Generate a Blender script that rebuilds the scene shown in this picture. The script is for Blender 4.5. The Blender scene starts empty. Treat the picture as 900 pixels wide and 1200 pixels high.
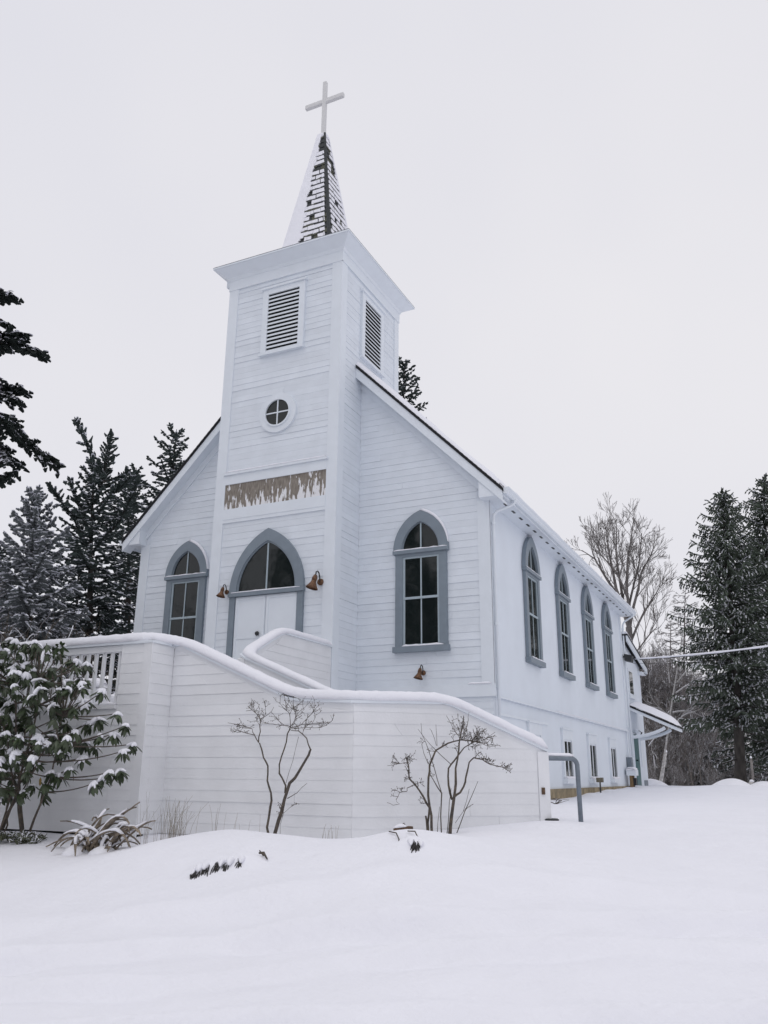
import bpy, math, random
import numpy as np
from mathutils import Vector, Matrix

# ------------------------------------------------------------------ camera, sky, sun, exposure
scene = bpy.context.scene
ZO = 1.6                       # eye height above the snow at the camera; heights below are written relative to the eye
FPX, PITCH, ROLL, YAW = 983.5178, 0.3037, 0.0089, 0.4487
CAM = np.array([5.1568, -15.6076, 0.0])
FW = np.array([-math.sin(YAW)*math.cos(PITCH), math.cos(YAW)*math.cos(PITCH), math.sin(PITCH)])
_r = np.array([math.cos(YAW), math.sin(YAW), 0.0]); _u = np.cross(_r, FW)
RT = math.cos(ROLL)*_r + math.sin(ROLL)*_u
UP = -math.sin(ROLL)*_r + math.cos(ROLL)*_u
cd = bpy.data.cameras.new('camera'); cam = bpy.data.objects.new('camera', cd)
scene.collection.objects.link(cam)
cd.sensor_fit = 'VERTICAL'; cd.sensor_height = 36.0; cd.sensor_width = 27.0
cd.lens = FPX/1200.0*36.0; cd.clip_start = 0.1; cd.clip_end = 3000
M = Matrix.Identity(4)
for i in range(3):
    M[i][0], M[i][1], M[i][2], M[i][3] = RT[i], UP[i], -FW[i], CAM[i]
cam.matrix_world = M
scene.camera = cam
scene.view_settings.view_transform = 'Standard'
scene.view_settings.look = 'None'
scene.view_settings.exposure = 0.0
scene.view_settings.gamma = 1.0

SUN_EL, SUN_AZ = math.radians(66), math.radians(205)   # azimuth from +y, clockwise
world = bpy.data.worlds.new('World'); scene.world = world; world.use_nodes = True
wn, wl = world.node_tree.nodes, world.node_tree.links
bg = wn['Background']
sky = wn.new('ShaderNodeTexSky'); sky.sky_type = 'NISHITA'; sky.sun_disc = False
sky.sun_elevation = SUN_EL; sky.sun_rotation = SUN_AZ
mixw = wn.new('ShaderNodeMix'); mixw.data_type = 'RGBA'; mixw.inputs[0].default_value = 0.95
tcw = wn.new('ShaderNodeTexCoord'); nzw = wn.new('ShaderNodeTexNoise'); crw = wn.new('ShaderNodeValToRGB')
nzw.inputs['Scale'].default_value = 1.6; nzw.inputs['Detail'].default_value = 3.0
wl.new(tcw.outputs['Generated'], nzw.inputs['Vector'])
crw.color_ramp.elements[0].position = 0.3; crw.color_ramp.elements[1].position = 0.7
crw.color_ramp.elements[0].color = (0.775, 0.772, 0.83, 1); crw.color_ramp.elements[1].color = (0.85, 0.838, 0.87, 1)
scw = wn.new('ShaderNodeVectorMath'); scw.operation = 'SCALE'; scw.inputs['Scale'].default_value = 10.0
wl.new(nzw.outputs['Fac'], crw.inputs[0]); wl.new(crw.outputs[0], scw.inputs[0])
wl.new(sky.outputs[0], mixw.inputs[6]); wl.new(scw.outputs[0], mixw.inputs[7])   # closed overcast cloud deck in front of the clear sky
wl.new(mixw.outputs[2], bg.inputs['Color']); bg.inputs['Strength'].default_value = 0.1

sl = bpy.data.lights.new('sun', 'SUN'); sl.energy = 0.5; sl.angle = math.radians(40); sl.color = (1, 0.97, 0.94)
sun = bpy.data.objects.new('sun', sl); scene.collection.objects.link(sun)
sdir = Vector((math.sin(SUN_AZ)*math.cos(SUN_EL), math.cos(SUN_AZ)*math.cos(SUN_EL), math.sin(SUN_EL)))
sun.rotation_euler = sdir.to_track_quat('Z', 'Y').to_euler()

# ------------------------------------------------------------------ pixel helpers (photo pixels 900 x 1200)
def ray(px, py): return FW + RT*((px-450)/FPX) - UP*((py-600)/FPX)
def at(px, py, depth): return CAM + ray(px, py)*depth
def on(px, py, ax, val):
    d = ray(px, py); return CAM + d*((val-CAM[ax])/d[ax])
def onpl(px, py, n, p):
    d = ray(px, py); n = np.array(n, float); return CAM + d*(((np.array(p)-CAM)@n)/(d@n))
def project(P):
    v = np.asarray(P, float)-CAM; return 450+FPX*(v@RT)/(v@FW), 600-FPX*(v@UP)/(v@FW)

# ------------------------------------------------------------------ materials
def mat(name, col, rough=0.6, var=0.0, scale=6.0, bump=0.0, bscale=40.0, metal=0.0, spec=0.5, rnd=0.0, stretch=None, col2=None, sss=0.0):
    m = bpy.data.materials.new(name); m.use_nodes = True
    n, l = m.node_tree.nodes, m.node_tree.links
    b = n['Principled BSDF']
    b.inputs['Base Color'].default_value = (*col, 1); b.inputs['Roughness'].default_value = rough
    b.inputs['Metallic'].default_value = metal; b.inputs['Specular IOR Level'].default_value = spec
    if sss:
        b.inputs['Subsurface Weight'].default_value = sss; b.inputs['Subsurface Radius'].default_value = (.05, .06, .08); b.inputs['Subsurface Scale'].default_value = 0.5
    tc = n.new('ShaderNodeTexCoord'); vec = tc.outputs['Object']
    if stretch:
        mp = n.new('ShaderNodeMapping'); mp.inputs['Scale'].default_value = stretch; l.new(vec, mp.inputs['Vector']); vec = mp.outputs[0]
    src = None
    if var > 0 or col2:
        nz = n.new('ShaderNodeTexNoise'); nz.inputs['Scale'].default_value = scale; nz.inputs['Detail'].default_value = 5
        l.new(vec, nz.inputs['Vector'])
        cr = n.new('ShaderNodeValToRGB')
        c2 = col2 or tuple(max(0, c*(1-var)) for c in col); c1 = col if col2 else tuple(min(1, c*(1+var)) for c in col)
        cr.color_ramp.elements[0].position = .32; cr.color_ramp.elements[1].position = .68
        cr.color_ramp.elements[0].color = (*c2, 1); cr.color_ramp.elements[1].color = (*c1, 1)
        l.new(nz.outputs['Fac'], cr.inputs[0]); src = cr.outputs[0]
    if rnd > 0:
        oi = n.new('ShaderNodeObjectInfo'); mr = n.new('ShaderNodeMapRange')
        mr.inputs[3].default_value = 1-rnd; mr.inputs[4].default_value = 1+rnd*.4
        l.new(oi.outputs['Random'], mr.inputs[0])
        hs = n.new('ShaderNodeHueSaturation'); l.new(mr.outputs[0], hs.inputs['Value'])
        if src: l.new(src, hs.inputs['Color'])
        else: hs.inputs['Color'].default_value = (*col, 1)
        src = hs.outputs[0]
    if src: l.new(src, b.inputs['Base Color'])
    if bump > 0:
        nb = n.new('ShaderNodeTexNoise'); nb.inputs['Scale'].default_value = bscale; nb.inputs['Detail'].default_value = 6
        l.new(vec, nb.inputs['Vector'])
        bp = n.new('ShaderNodeBump'); bp.inputs['Strength'].default_value = bump; bp.inputs['Distance'].default_value = 0.02
        l.new(nb.outputs['Fac'], bp.inputs['Height']); l.new(bp.outputs[0], b.inputs['Normal'])
    return m
def snow_octave(m, sc, dist):
    n, l = m.node_tree.nodes, m.node_tree.links; b = n['Principled BSDF']; old = b.inputs['Normal'].links[0].from_socket
    tc = n.new('ShaderNodeTexCoord'); nz = n.new('ShaderNodeTexNoise'); nz.inputs['Scale'].default_value = sc; nz.inputs['Detail'].default_value = 4
    bp = n.new('ShaderNodeBump'); bp.inputs['Strength'].default_value = .5; bp.inputs['Distance'].default_value = dist
    l.new(tc.outputs['Object'], nz.inputs['Vector']); l.new(nz.outputs['Fac'], bp.inputs['Height']); l.new(old, bp.inputs['Normal']); l.new(bp.outputs[0], b.inputs['Normal'])
WHITE = mat('white_paint', (.70, .745, .80), .55, .035, 3.0, .10, 30, rnd=.03)
STAIRW = mat('stair_white_paint', (.755, .765, .785), .55, .04, 2.5, .10, 30, rnd=.025)
WHITE2 = mat('white_trim_paint', (.72, .765, .815), .5, .02, 4.0, .05, 30)
STUCCO = mat('white_side_wall', (.705, .755, .815), .6, .03, 1.3, .10, 18)
GREY = mat('blue_grey_paint', (.195, .235, .275), .5, .06, 5.0, .08, 25)
MUNT = mat('pale_sash_paint', (.36, .43, .47), .5, .05, 5)
SNOW = mat('snow', (.825, .83, .88), .75, .012, 2.0, .25, 22, spec=.2)
snow_octave(SNOW, 5.0, .05)
SNOWF = mat('foliage_snow', (.80, .81, .87), .8, spec=.1)
BLACK = mat('black_shingle_edge', (.012, .013, .016), .8, .2, 20)
SHING = mat('old_dark_shingle', (.035, .040, .042), .85, .4, 30, .3, 60)
SHINGG = mat('mossy_shingle', (.085, .088, .065), .9, .4, 30, .3, 60)
COPPER = mat('rusty_copper', (.135, .068, .036), .55, .45, 40, .2, 60, metal=.35)
PIPE = mat('galvanized_grey', (.17, .20, .235), .45, .12, 12, metal=.3)
FOUND = mat('stained_concrete', (.26, .21, .13), .85, .35, 5, .3, 25)
TEAL = mat('teal_door_paint', (.030, .115, .12), .4, .1, 6)
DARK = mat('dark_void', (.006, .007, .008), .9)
DARKM = mat('dark_metal', (.02, .022, .025), .5)
BARK = mat('conifer_bark', (.045, .040, .036), .95, .45, 7, .6, 22, stretch=(1, 1, .25))
BARKG = mat('hazed_grey_bark', (.19, .175, .168), .95, .35, 9, .4, 25, stretch=(1, 1, .3))  # grey bark with falling-snow haze put into its colour by lightening
BARKB = mat('hazed_brown_twig_bark', (.215, .195, .18), .95, .35, 12)  # twig brown lightened so the colour itself carries the haze
BARKS = mat('shrub_bark', (.125, .10, .075), .9, .5, 26, .4, 60, col2=(.055, .050, .048))
BIRCH = mat('pale_bark', (.46, .45, .44), .85, .35, 12)
NEED = mat('fir_needles', (.058, .074, .070), .75, .35, 1.5, spec=.2)
NEEDG = mat('blue_fir_needles', (.15, .165, .17), .75, .3, 1.5, spec=.2)
NEEDB = mat('near_fir_needles', (.020, .026, .024), .8, .35, 3, spec=.15)
CEDAR = mat('cedar_sprays', (.082, .102, .078), .75, .4, 1.2, spec=.2)
LEAF = mat('rhododendron_leaf', (.040, .060, .026), .42, .4, 14, rnd=.35)
LEAFY = mat('yellowed_leaf', (.25, .17, .04), .6)
STRAP = mat('withered_strap_leaf', (.20, .165, .125), .8, .45, 16, .3, 50, rnd=.2)
STRAW = mat('dry_straw', (.24, .20, .14), .9, .35, 20)
FROST = mat('frosted_grey_leaf', (.115, .125, .080), .85, .4, 20)
LOGM = mat('rotting_log', (.11, .068, .042), .9, .45, 22, .4, 60)

def glass():
    m = bpy.data.materials.new('dark_window_glass'); m.use_nodes = True
    n, l = m.node_tree.nodes, m.node_tree.links; b = n['Principled BSDF']
    b.inputs['Base Color'].default_value = (.008, .012, .012, 1); b.inputs['Roughness'].default_value = .06
    b.inputs['Specular IOR Level'].default_value = .5
    tc = n.new('ShaderNodeTexCoord'); nz = n.new('ShaderNodeTexNoise'); nz.inputs['Scale'].default_value = 2.2
    bp = n.new('ShaderNodeBump'); bp.inputs['Strength'].default_value = .06; bp.inputs['Distance'].default_value = .05
    l.new(tc.outputs['Object'], nz.inputs['Vector']); l.new(nz.outputs['Fac'], bp.inputs['Height']); l.new(bp.outputs[0], b.inputs['Normal'])
    return m
GLASS = glass()

def peeling():
    m = bpy.data.materials.new('peeling_paint_on_bare_wood'); m.use_nodes = True
    n, l = m.node_tree.nodes, m.node_tree.links; b = n['Principled BSDF']; b.inputs['Roughness'].default_value = .8
    tc = n.new('ShaderNodeTexCoord')
    mp = n.new('ShaderNodeMapping'); mp.inputs['Scale'].default_value = (13, 1, 2.6); l.new(tc.outputs['Object'], mp.inputs[0])
    nz = n.new('ShaderNodeTexNoise'); nz.inputs['Scale'].default_value = 1.0; nz.inputs['Detail'].default_value = 6; nz.inputs['Roughness'].default_value = .62
    l.new(mp.outputs[0], nz.inputs['Vector'])
    sx = n.new('ShaderNodeSeparateXYZ'); l.new(tc.outputs['Generated'], sx.inputs[0])
    zr = n.new('ShaderNodeMapRange'); zr.inputs[1].default_value = 0; zr.inputs[2].default_value = .75; zr.inputs[3].default_value = .17; zr.inputs[4].default_value = 0.0
    l.new(sx.outputs['Z'], zr.inputs[0])
    ad = n.new('ShaderNodeMath'); ad.operation = 'ADD'; l.new(nz.outputs['Fac'], ad.inputs[0]); l.new(zr.outputs[0], ad.inputs[1])
    xr = n.new('ShaderNodeMapRange'); xr.inputs[1].default_value = .45; xr.inputs[2].default_value = 1; xr.inputs[3].default_value = 0; xr.inputs[4].default_value = .06
    l.new(sx.outputs['X'], xr.inputs[0])
    ad2 = n.new('ShaderNodeMath'); ad2.operation = 'ADD'; l.new(ad.outputs[0], ad2.inputs[0]); l.new(xr.outputs[0], ad2.inputs[1])
    cr = n.new('ShaderNodeValToRGB'); cr.color_ramp.elements[0].position = .625; cr.color_ramp.elements[1].position = .64
    l.new(ad2.outputs[0], cr.inputs[0])
    n2 = n.new('ShaderNodeTexNoise'); n2.inputs['Scale'].default_value = 3; n2.inputs['Detail'].default_value = 8; l.new(mp.outputs[0], n2.inputs['Vector'])
    wr = n.new('ShaderNodeValToRGB'); wr.color_ramp.elements[0].color = (.15, .128, .105, 1); wr.color_ramp.elements[1].color = (.30, .27, .235, 1)
    wr.color_ramp.elements[0].position = .3; wr.color_ramp.elements[1].position = .72
    l.new(n2.outputs['Fac'], wr.inputs[0])
    mx = n.new('ShaderNodeMix'); mx.data_type = 'RGBA'; l.new(cr.outputs[0], mx.inputs[0]); l.new(wr.outputs[0], mx.inputs[6]); mx.inputs[7].default_value = (.76, .76, .78, 1)
    l.new(mx.outputs[2], b.inputs['Base Color'])
    bp = n.new('ShaderNodeBump'); bp.inputs['Strength'].default_value = .5; bp.inputs['Distance'].default_value = .01
    l.new(cr.outputs[0], bp.inputs['Height']); l.new(bp.outputs[0], b.inputs['Normal'])
    return m
PEEL = peeling()

# ------------------------------------------------------------------ object helpers
col = scene.collection
def tag(o, label=None, cat=None, group=None, kind=None):
    if label: o['label'] = label
    if cat: o['category'] = cat
    if group: o['group'] = group
    if kind: o['kind'] = kind
    return o
BASE = {}
def thing(name, base, label, cat, group=None, rz=0.0):
    o = bpy.data.objects.new(name, None); col.objects.link(o); o.location = base; o.rotation_euler[2] = rz
    o.empty_display_size = .2
    BASE[o.name] = np.array(base, float)
    return tag(o, label, cat, group)
def base_of(p):
    while p is not None:
        if p.name in BASE: return BASE[p.name]
        p = p.parent
    return np.zeros(3)
class MB:
    """collects faces; build() links them as one mesh object"""
    def __init__(s): s.v = []; s.f = []; s.m = []; s.mi = 0
    def add(s, vs, fs):
        o = len(s.v); s.v += [tuple(map(float, v)) for v in vs]; s.f += [tuple(i+o for i in f) for f in fs]; s.m += [s.mi]*len(fs); return s
    def box(s, x0, x1, y0, y1, z0, z1): return s.pbox(lambda u, z, n: (u, n, z), x0, x1, z0, z1, y0, y1)
    def pbox(s, F, u0, u1, z0, z1, n0, n1):
        return s.add([F(u0, z0, n0), F(u1, z0, n0), F(u1, z1, n0), F(u0, z1, n0), F(u0, z0, n1), F(u1, z0, n1), F(u1, z1, n1), F(u0, z1, n1)],
                     [(0, 1, 2, 3), (7, 6, 5, 4), (0, 4, 5, 1), (1, 5, 6, 2), (2, 6, 7, 3), (3, 7, 4, 0)])
    def prism(s, F, poly, n0, n1):
        k = len(poly)
        return s.add([F(u, z, n0) for u, z in poly]+[F(u, z, n1) for u, z in poly],
                     [tuple(range(k)), tuple(range(2*k-1, k-1, -1))]+[(i, i+k, (i+1) % k+k, (i+1) % k) for i in range(k)])
    def ring(s, F, outer, inner, n0, n1):
        """open or closed band between two equal-length outlines"""
        k = len(outer); vs = [F(*outer[i], n0) for i in range(k)]+[F(*outer[i], n1) for i in range(k)]+[F(*inner[i], n0) for i in range(k)]+[F(*inner[i], n1) for i in range(k)]
        fs = []
        for i in range(k-1):
            j = i+1
            fs += [(k+i, k+j, 3*k+j, 3*k+i), (i, 2*k+i, 2*k+j, j), (i, j, k+j, k+i), (2*k+i, 3*k+i, 3*k+j, 2*k+j)]
        fs += [(0, k, 3*k, 2*k), (k-1, 3*k-1, 4*k-1, 2*k-1)]
        return s.add(vs, fs)
    def tube(s, pts, rad, n=8, cap=True):
        pts = [np.array(p, float) for p in pts]
        if not hasattr(rad, '__len__'): rad = [rad]*len(pts)
        vs, fs = [], []; ref = None
        for i, p in enumerate(pts):
            d = pts[min(i+1, len(pts)-1)]-pts[max(i-1, 0)]; d = d/(np.linalg.norm(d)+1e-12)
            if ref is None: ref = np.array([0, 0, 1.]) if abs(d[2]) < .9 else np.array([1., 0, 0])
            a = np.cross(d, ref); a /= np.linalg.norm(a)+1e-12; b = np.cross(a, d); ref = b
            for k in range(n):
                t = 2*math.pi*k/n; vs.append(p+rad[i]*(math.cos(t)*a+math.sin(t)*b))
        for i in range(len(pts)-1):
            for k in range(n):
                fs.append((i*n+k, i*n+(k+1) % n, (i+1)*n+(k+1) % n, (i+1)*n+k))
        if cap: fs += [tuple(range(n-1, -1, -1)), tuple(range((len(pts)-1)*n, len(pts)*n))]
        return s.add(vs, fs)
    def build(s, name, mats, parent=None, local=False, smooth=False, loc=None):
        me = bpy.data.meshes.new(name)
        b = np.zeros(3) if local else base_of(parent)
        me.from_pydata([(v[0]-b[0], v[1]-b[1], v[2]-b[2]) for v in s.v], [], s.f)
        for m in (mats if isinstance(mats, (list, tuple)) else [mats]): me.materials.append(m)
        if any(s.m): me.polygons.foreach_set('material_index', s.m)
        if smooth: me.polygons.foreach_set('use_smooth', [True]*len(me.polygons))
        me.update()
        return link(name, me, parent, loc)
def link(name, me, parent=None, loc=None, rz=0.0):
    o = bpy.data.objects.new(name, me); col.objects.link(o); o.parent = parent
    if loc is not None: o.location = loc
    o.rotation_euler[2] = rz
    return o
def bevel(o, w=.01, seg=2):
    m = o.modifiers.new('bevel', 'BEVEL'); m.width = w; m.segments = seg; m.limit_method = 'ANGLE'; m.angle_limit = math.radians(40); return o
def weld_smooth(o, levels=1):
    m = o.modifiers.new('subsurf', 'SUBSURF'); m.levels = levels; m.render_levels = levels; return o

class NP:
    """fast accumulator for quads and tubes (foliage, twigs)"""
    def __init__(s): s.v = []; s.f = []; s.m = []; s.n = 0
    def quads(s, Q, mi=0):
        Q = np.asarray(Q, float).reshape(-1, 4, 3); k = len(Q)
        if not k: return
        s.v.append(Q.reshape(-1, 3)); s.f.append(np.arange(k*4).reshape(-1, 4)+s.n); s.m.append(np.full(k, mi)); s.n += k*4
    def tube(s, pts, rad, n=5, mi=0):
        pts = np.asarray(pts, float); K = len(pts)
        d = np.gradient(pts, axis=0); d /= np.linalg.norm(d, axis=1, keepdims=True)+1e-12
        ref = np.array([0, 0, 1.]) if abs(d[0][2]) < .8 else np.array([1., .2, 0])
        a = np.cross(d, ref); a /= np.linalg.norm(a, axis=1, keepdims=True)+1e-12; b = np.cross(a, d)
        t = np.arange(n)*2*math.pi/n
        V = pts[:, None]+np.asarray(rad)[:, None, None]*(np.cos(t)[None, :, None]*a[:, None]+np.sin(t)[None, :, None]*b[:, None])
        i, k = np.meshgrid(np.arange(K-1), np.arange(n), indexing='ij')
        F = np.stack([i*n+k, i*n+(k+1) % n, (i+1)*n+(k+1) % n, (i+1)*n+k], -1).reshape(-1, 4)
        s.v.append(V.reshape(-1, 3)); s.f.append(F+s.n); s.m.append(np.full(len(F), mi)); s.n += K*n
    def build(s, name, mats, parent=None, smooth=False, local=False):
        V = np.concatenate(s.v); F = np.concatenate(s.f); Mi = np.concatenate(s.m)
        b = np.zeros(3) if local else base_of(parent)
        me = bpy.data.meshes.new(name)
        me.vertices.add(len(V)); me.vertices.foreach_set('co', (V-b).ravel())
        me.loops.add(F.size); me.loops.foreach_set('vertex_index', F.ravel())
        me.polygons.add(len(F)); me.polygons.foreach_set('loop_start', np.arange(len(F))*4)
        for m in (mats if isinstance(mats, (list, tuple)) else [mats]): me.materials.append(m)
        me.polygons.foreach_set('material_index', Mi.astype(np.int32))
        if smooth: me.polygons.foreach_set('use_smooth', np.ones(len(F), bool))
        me.update(calc_edges=True); me.validate()
        return link(name, me, parent)

def nrm(v): return v/(np.linalg.norm(v)+1e-12)
rng = np.random.default_rng(11)

# ------------------------------------------------------------------ dimensions (metres, z relative to the eye)
W = 9.0; MX = -4.5; T = 1.5386; TP = 1.0655; TD = 3.0472; HT = 11.587; OV = .403; RO = .318; ZE = 5.518; SLP = 1.0217; L = 14.1
TX0, TX1, TY0, TY1 = MX-T, MX+T, -TP, -TP+TD
RIDGE = ZE+SLP*(W/2+OV)
WB = np.array([-.075, -5.6]); DIR45 = np.array([1, 1])/math.sqrt(2); NOR45 = np.array([1, -1])/math.sqrt(2); LEN45 = 2.84

# ------------------------------------------------------------------ ground: one snow-covered sheet
ctrl = []
def g(x, y, z): ctrl.append((x, y, z))
for px, py, y in [(-60, 985, -7.0), (20, 990, -7.0), (60, 977, -6.2), (100, 979, -6.2), (60, 988, -6.9), (130, 998, -7.3), (200, 988, -6.7), (270, 979, -7.0), (340, 985, -6.1), (400, 986, -6.0), (445, 982, -6.5),
                  (480, 977, -6.9), (530, 982, -6.3), (20, 1030, -8.6), (120, 1030, -8.5), (180, 1022, -8.3), (258, 1032, -8.6), (340, 1024, -8.4), (400, 1020, -8.3), (478, 1012, -8.2), (560, 1010, -7.6)]:
    p = on(px, py, 1, y); g(*p)
for x, y, z in [(1.9, -3.75, -.57), (1.0, -4.75, -.66), (2.28, -3.24, -.585), (3.2, -4.6, -.70), (4.4, -2.6, -.60), (0.3, 3.6, -.475), (.3, .0, -.52), (1.2, 8, -.385), (.2, 13.3, -.30), (2.5, 17, -.27), (8, 18, -.26), (14, 18, -.30),
                (8, 5, -.45), (9, -4, -.80), (6, -8, -1.12), (14, -6, -1.1), (4, -10, -1.33), (8, -11, -1.4), (12, -12, -1.45), (1, -10.4, -1.32), (-3, -10.4, -1.33), (-7, -10, -1.3), (-2, -14, -1.52), (3, -15, -1.56), (6, -17, -1.6), (12, -18, -1.6), (-8, -15, -1.5),
                (-9, -6.6, -.98), (-12, -2, -.9), (-14, 10, -.7), (-6, 22, -.5), (2, 27, -.75), (10, 28, -.8), (20, 24, -.7), (22, 0, -.9), (24, -14, -1.5), (-18, -12, -1.4), (-4.5, -3, -.85), (-4.5, 6, -.6)]: g(x, y, z)
CT = np.array(ctrl)
def _phi(r2): return .5*r2*np.log(r2+1e-9)
_D = ((CT[:, None, :2]-CT[None, :, :2])**2).sum(-1)
_n = len(CT); _A = np.zeros((_n+3, _n+3)); _A[:_n, :_n] = _phi(_D)+np.eye(_n)*.06
_A[:_n, _n] = 1; _A[:_n, _n+1:] = CT[:, :2]; _A[_n, :_n] = 1; _A[_n+1:, :_n] = CT[:, :2].T
_S = np.linalg.solve(_A, np.concatenate([CT[:, 2], np.zeros(3)]))
_ang = rng.uniform(0, 6.28, 60); _frq = rng.uniform(.5, 3.2, 60); _ph = rng.uniform(0, 6.28, 60)
BK1, BK2, BK3 = on(265, 985, 1, -7.1), on(485, 985, 1, -7.2), on(150, 1005, 1, -7.7)
BC1, BC2 = on(258, 1026, 1, -8.35), on(480, 1003, 1, -7.75)
def ground_z(x, y, detail=True):
    x = np.asarray(x, float); y = np.asarray(y, float)
    xc = np.clip(x, -19, 25); yc = np.clip(y, -19, 30)
    z = _S[_n]+_S[_n+1]*xc+_S[_n+2]*yc
    for i in range(_n): z = z+_S[i]*_phi((xc-CT[i, 0])**2+(yc-CT[i, 1])**2)
    far = np.hypot(np.maximum(0, np.abs(x-3)-22), np.maximum(0, np.abs(y-5)-25))
    k = np.clip(far/25, 0, 1); k = k*k*(3-2*k)
    z = z*(1-k)+(-1.3)*k
    if detail:
        w = 0
        for a, f, p in zip(_ang, _frq, _ph): w = w+np.sin((x*math.cos(a)+y*math.sin(a))*f*2.2+p)/(f+.6)
        near = np.clip(1-far/10, 0, 1); z = z+w*.0048*near
        w2 = 0
        for a, f, p in zip(_ang[::2]*1.7+.4, _frq[::2]*4.2, _ph[::2]): w2 = w2+np.sin((x*math.cos(a)+y*math.sin(a))*f+p+.6*np.sin(x*1.7+y*1.1))/(f*.25+.8)
        z = z+w2*.0016*near*(.5+.5*np.sin(x*.7+y*.9+1.3))
        # old wheel tracks and plough lines, filled by new snow, running across the view in the road
        s = (x-CAM[0])*(-math.sin(YAW))+(y-CAM[1])*math.cos(YAW); t = (x-CAM[0])*math.cos(YAW)+(y-CAM[1])*math.sin(YAW)
        for s0, sl_, cv, dep, wd, t0, t1 in [(6.95, .02, .006, .035, .16, -9, 9), (6.35, .02, .006, .022, .13, -9, 9), (5.45, -.03, .012, .036, .15, -6, 9), (4.85, -.03, .012, .026, .15, -1, 9), (4.2, .05, -.01, .022, .14, -8, 3), (7.7, .015, .004, .024, .3, -9, 9)]:
            c = s0+sl_*t+cv*t*t+.06*np.sin(t*1.3+s0*5)
            env = 1/(1+np.exp(-(t-t0)*2))/(1+np.exp((t-t1)*2))
            d = (s-c)/wd; env = env*3.4*(.7+.3*np.sin(t*2.1+s0*3)+.18*np.sin(t*6.3+s0)); d = d/np.where(d > 0, .55, 1.25)
            z = z-dep*env*np.exp(-d*d)+dep*.55*env*np.exp(-((d-1.9)**2))
        for fx, fy, r, h in [(BK1[0], BK1[1], .9, .07), (BK2[0], BK2[1], .6, .05), (BK3[0], BK3[1], .7, .05), (BC1[0]-.02, BC1[1]+.16, .20, .085), (BC1[0]-.22, BC1[1]+.08, .16, .075), (BC1[0]+.20, BC1[1]+.24, .16, .075), (BC2[0]-.03, BC2[1]+.14, .16, .085), (2.05, -10.9, .25, -.03), (1.85, -10.6, .2, .03), (2.4, -11.0, .2, .02)]:
            z = z+h*np.exp(-((x-fx)**2+(y-fy)**2)/r**2)
    return z
def grid1(a, segs):
    out = [a]
    for b, st in segs:
        k = max(1, int(round((b-out[-1])/st))); out += list(np.linspace(out[-1], b, k+1)[1:])
    return np.array(out)
gx = grid1(-600, [(-100, 60), (-30, 8), (-14, .8), (-8, .16), (9, .075), (16, .2), (30, .8), (100, 8), (700, 60)])
gy = grid1(-400, [(-60, 60), (-24, 5), (-17, .5), (-14, .12), (-5, .065), (2, .12), (20, .25), (34, .7), (100, 8), (900, 80)])
X, Y = np.meshgrid(gx, gy, indexing='ij'); Z = ground_z(X, Y)
ny = len(gy); I, J = np.meshgrid(np.arange(len(gx)-1), np.arange(ny-1), indexing='ij')
gm = NP(); gm.v.append(np.stack([X, Y, Z], -1).reshape(-1, 3)); gm.f.append(np.stack([I*ny+J, (I+1)*ny+J, (I+1)*ny+J+1, I*ny+J+1], -1).reshape(-1, 4)); gm.m.append(np.zeros(gm.f[0].shape[0]))
ground = gm.build('snow_ground', SNOW, None, smooth=True); tag(ground, 'smooth deep fresh snow covering the yard and road', None, None, 'structure')
def gz(x, y): return float(ground_z(x, y))

# ------------------------------------------------------------------ church
church = thing('church', (MX, 5.0, -.6), 'white clapboard church with square bell tower, pointed spire and blue-grey gothic windows', 'church')
Ff = lambda u, z, n: (u, -n, z)                       # nave front, n outward
Ft = lambda u, z, n: (u, TY0-n, z)                    # tower front
Fs = lambda u, z, n: (n, u, z)                        # nave right side
Fl = lambda u, z, n: (-W-n, u, z)                     # nave left side
Fr = lambda u, z, n: (TX1+n, u, z)                    # tower right side
Fw = lambda u, z, n: (TX0-n, u, z)                    # tower left side

EXPO = .145
def siding(parent, F, z0, z1, lo, hi, mt, split=.3, e=EXPO, seed=1):
    r = random.Random(seed); k = int(math.ceil((z1-z0)/e-1e-6))
    for i in range(k):
        a = z0+i*e; b = min(a+e, z1)
        l0, h0, l1, h1 = lo(a), hi(a), lo(b), hi(b)
        if h0-l0 < .06: continue
        h1 = max(h1, l1+.01)
        cuts = [0, 1]
        if h0-l0 > 1.2 and r.random() < split: cuts = [0, r.uniform(.2, .8), 1]
        for c0, c1 in zip(cuts[:-1], cuts[1:]):
            g0 = .0015 if c0 > 0 else 0; g1 = .0015 if c1 < 1 else 0
            A0, B0 = l0+(h0-l0)*c0+g0, l0+(h0-l0)*c1-g1; A1, B1 = l1+(h1-l1)*c0+g0, l1+(h1-l1)*c1-g1
            pr = .0075+r.uniform(-.004, .006); sag = r.uniform(-.0025, .0025)
            m = MB(); m.add([F(A0, a+sag, -.004), F(B0, a+sag, -.004), F(B1, b, -.004), F(A1, b, -.004), F(A0, a+sag, pr), F(B0, a+sag, pr), F(B1, b, .0015), F(A1, b, .0015)],
                            [(0, 1, 2, 3), (7, 6, 5, 4), (0, 4, 5, 1), (1, 5, 6, 2), (2, 6, 7, 3), (3, 7, 4, 0)])
            m.build('board', mt, parent)

rk = lambda x: ZE+SLP*(OV-x)                          # rake line z over x, right half
rkx = lambda z: OV-(z-ZE)/SLP
mir = lambda x: -W-x
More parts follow.
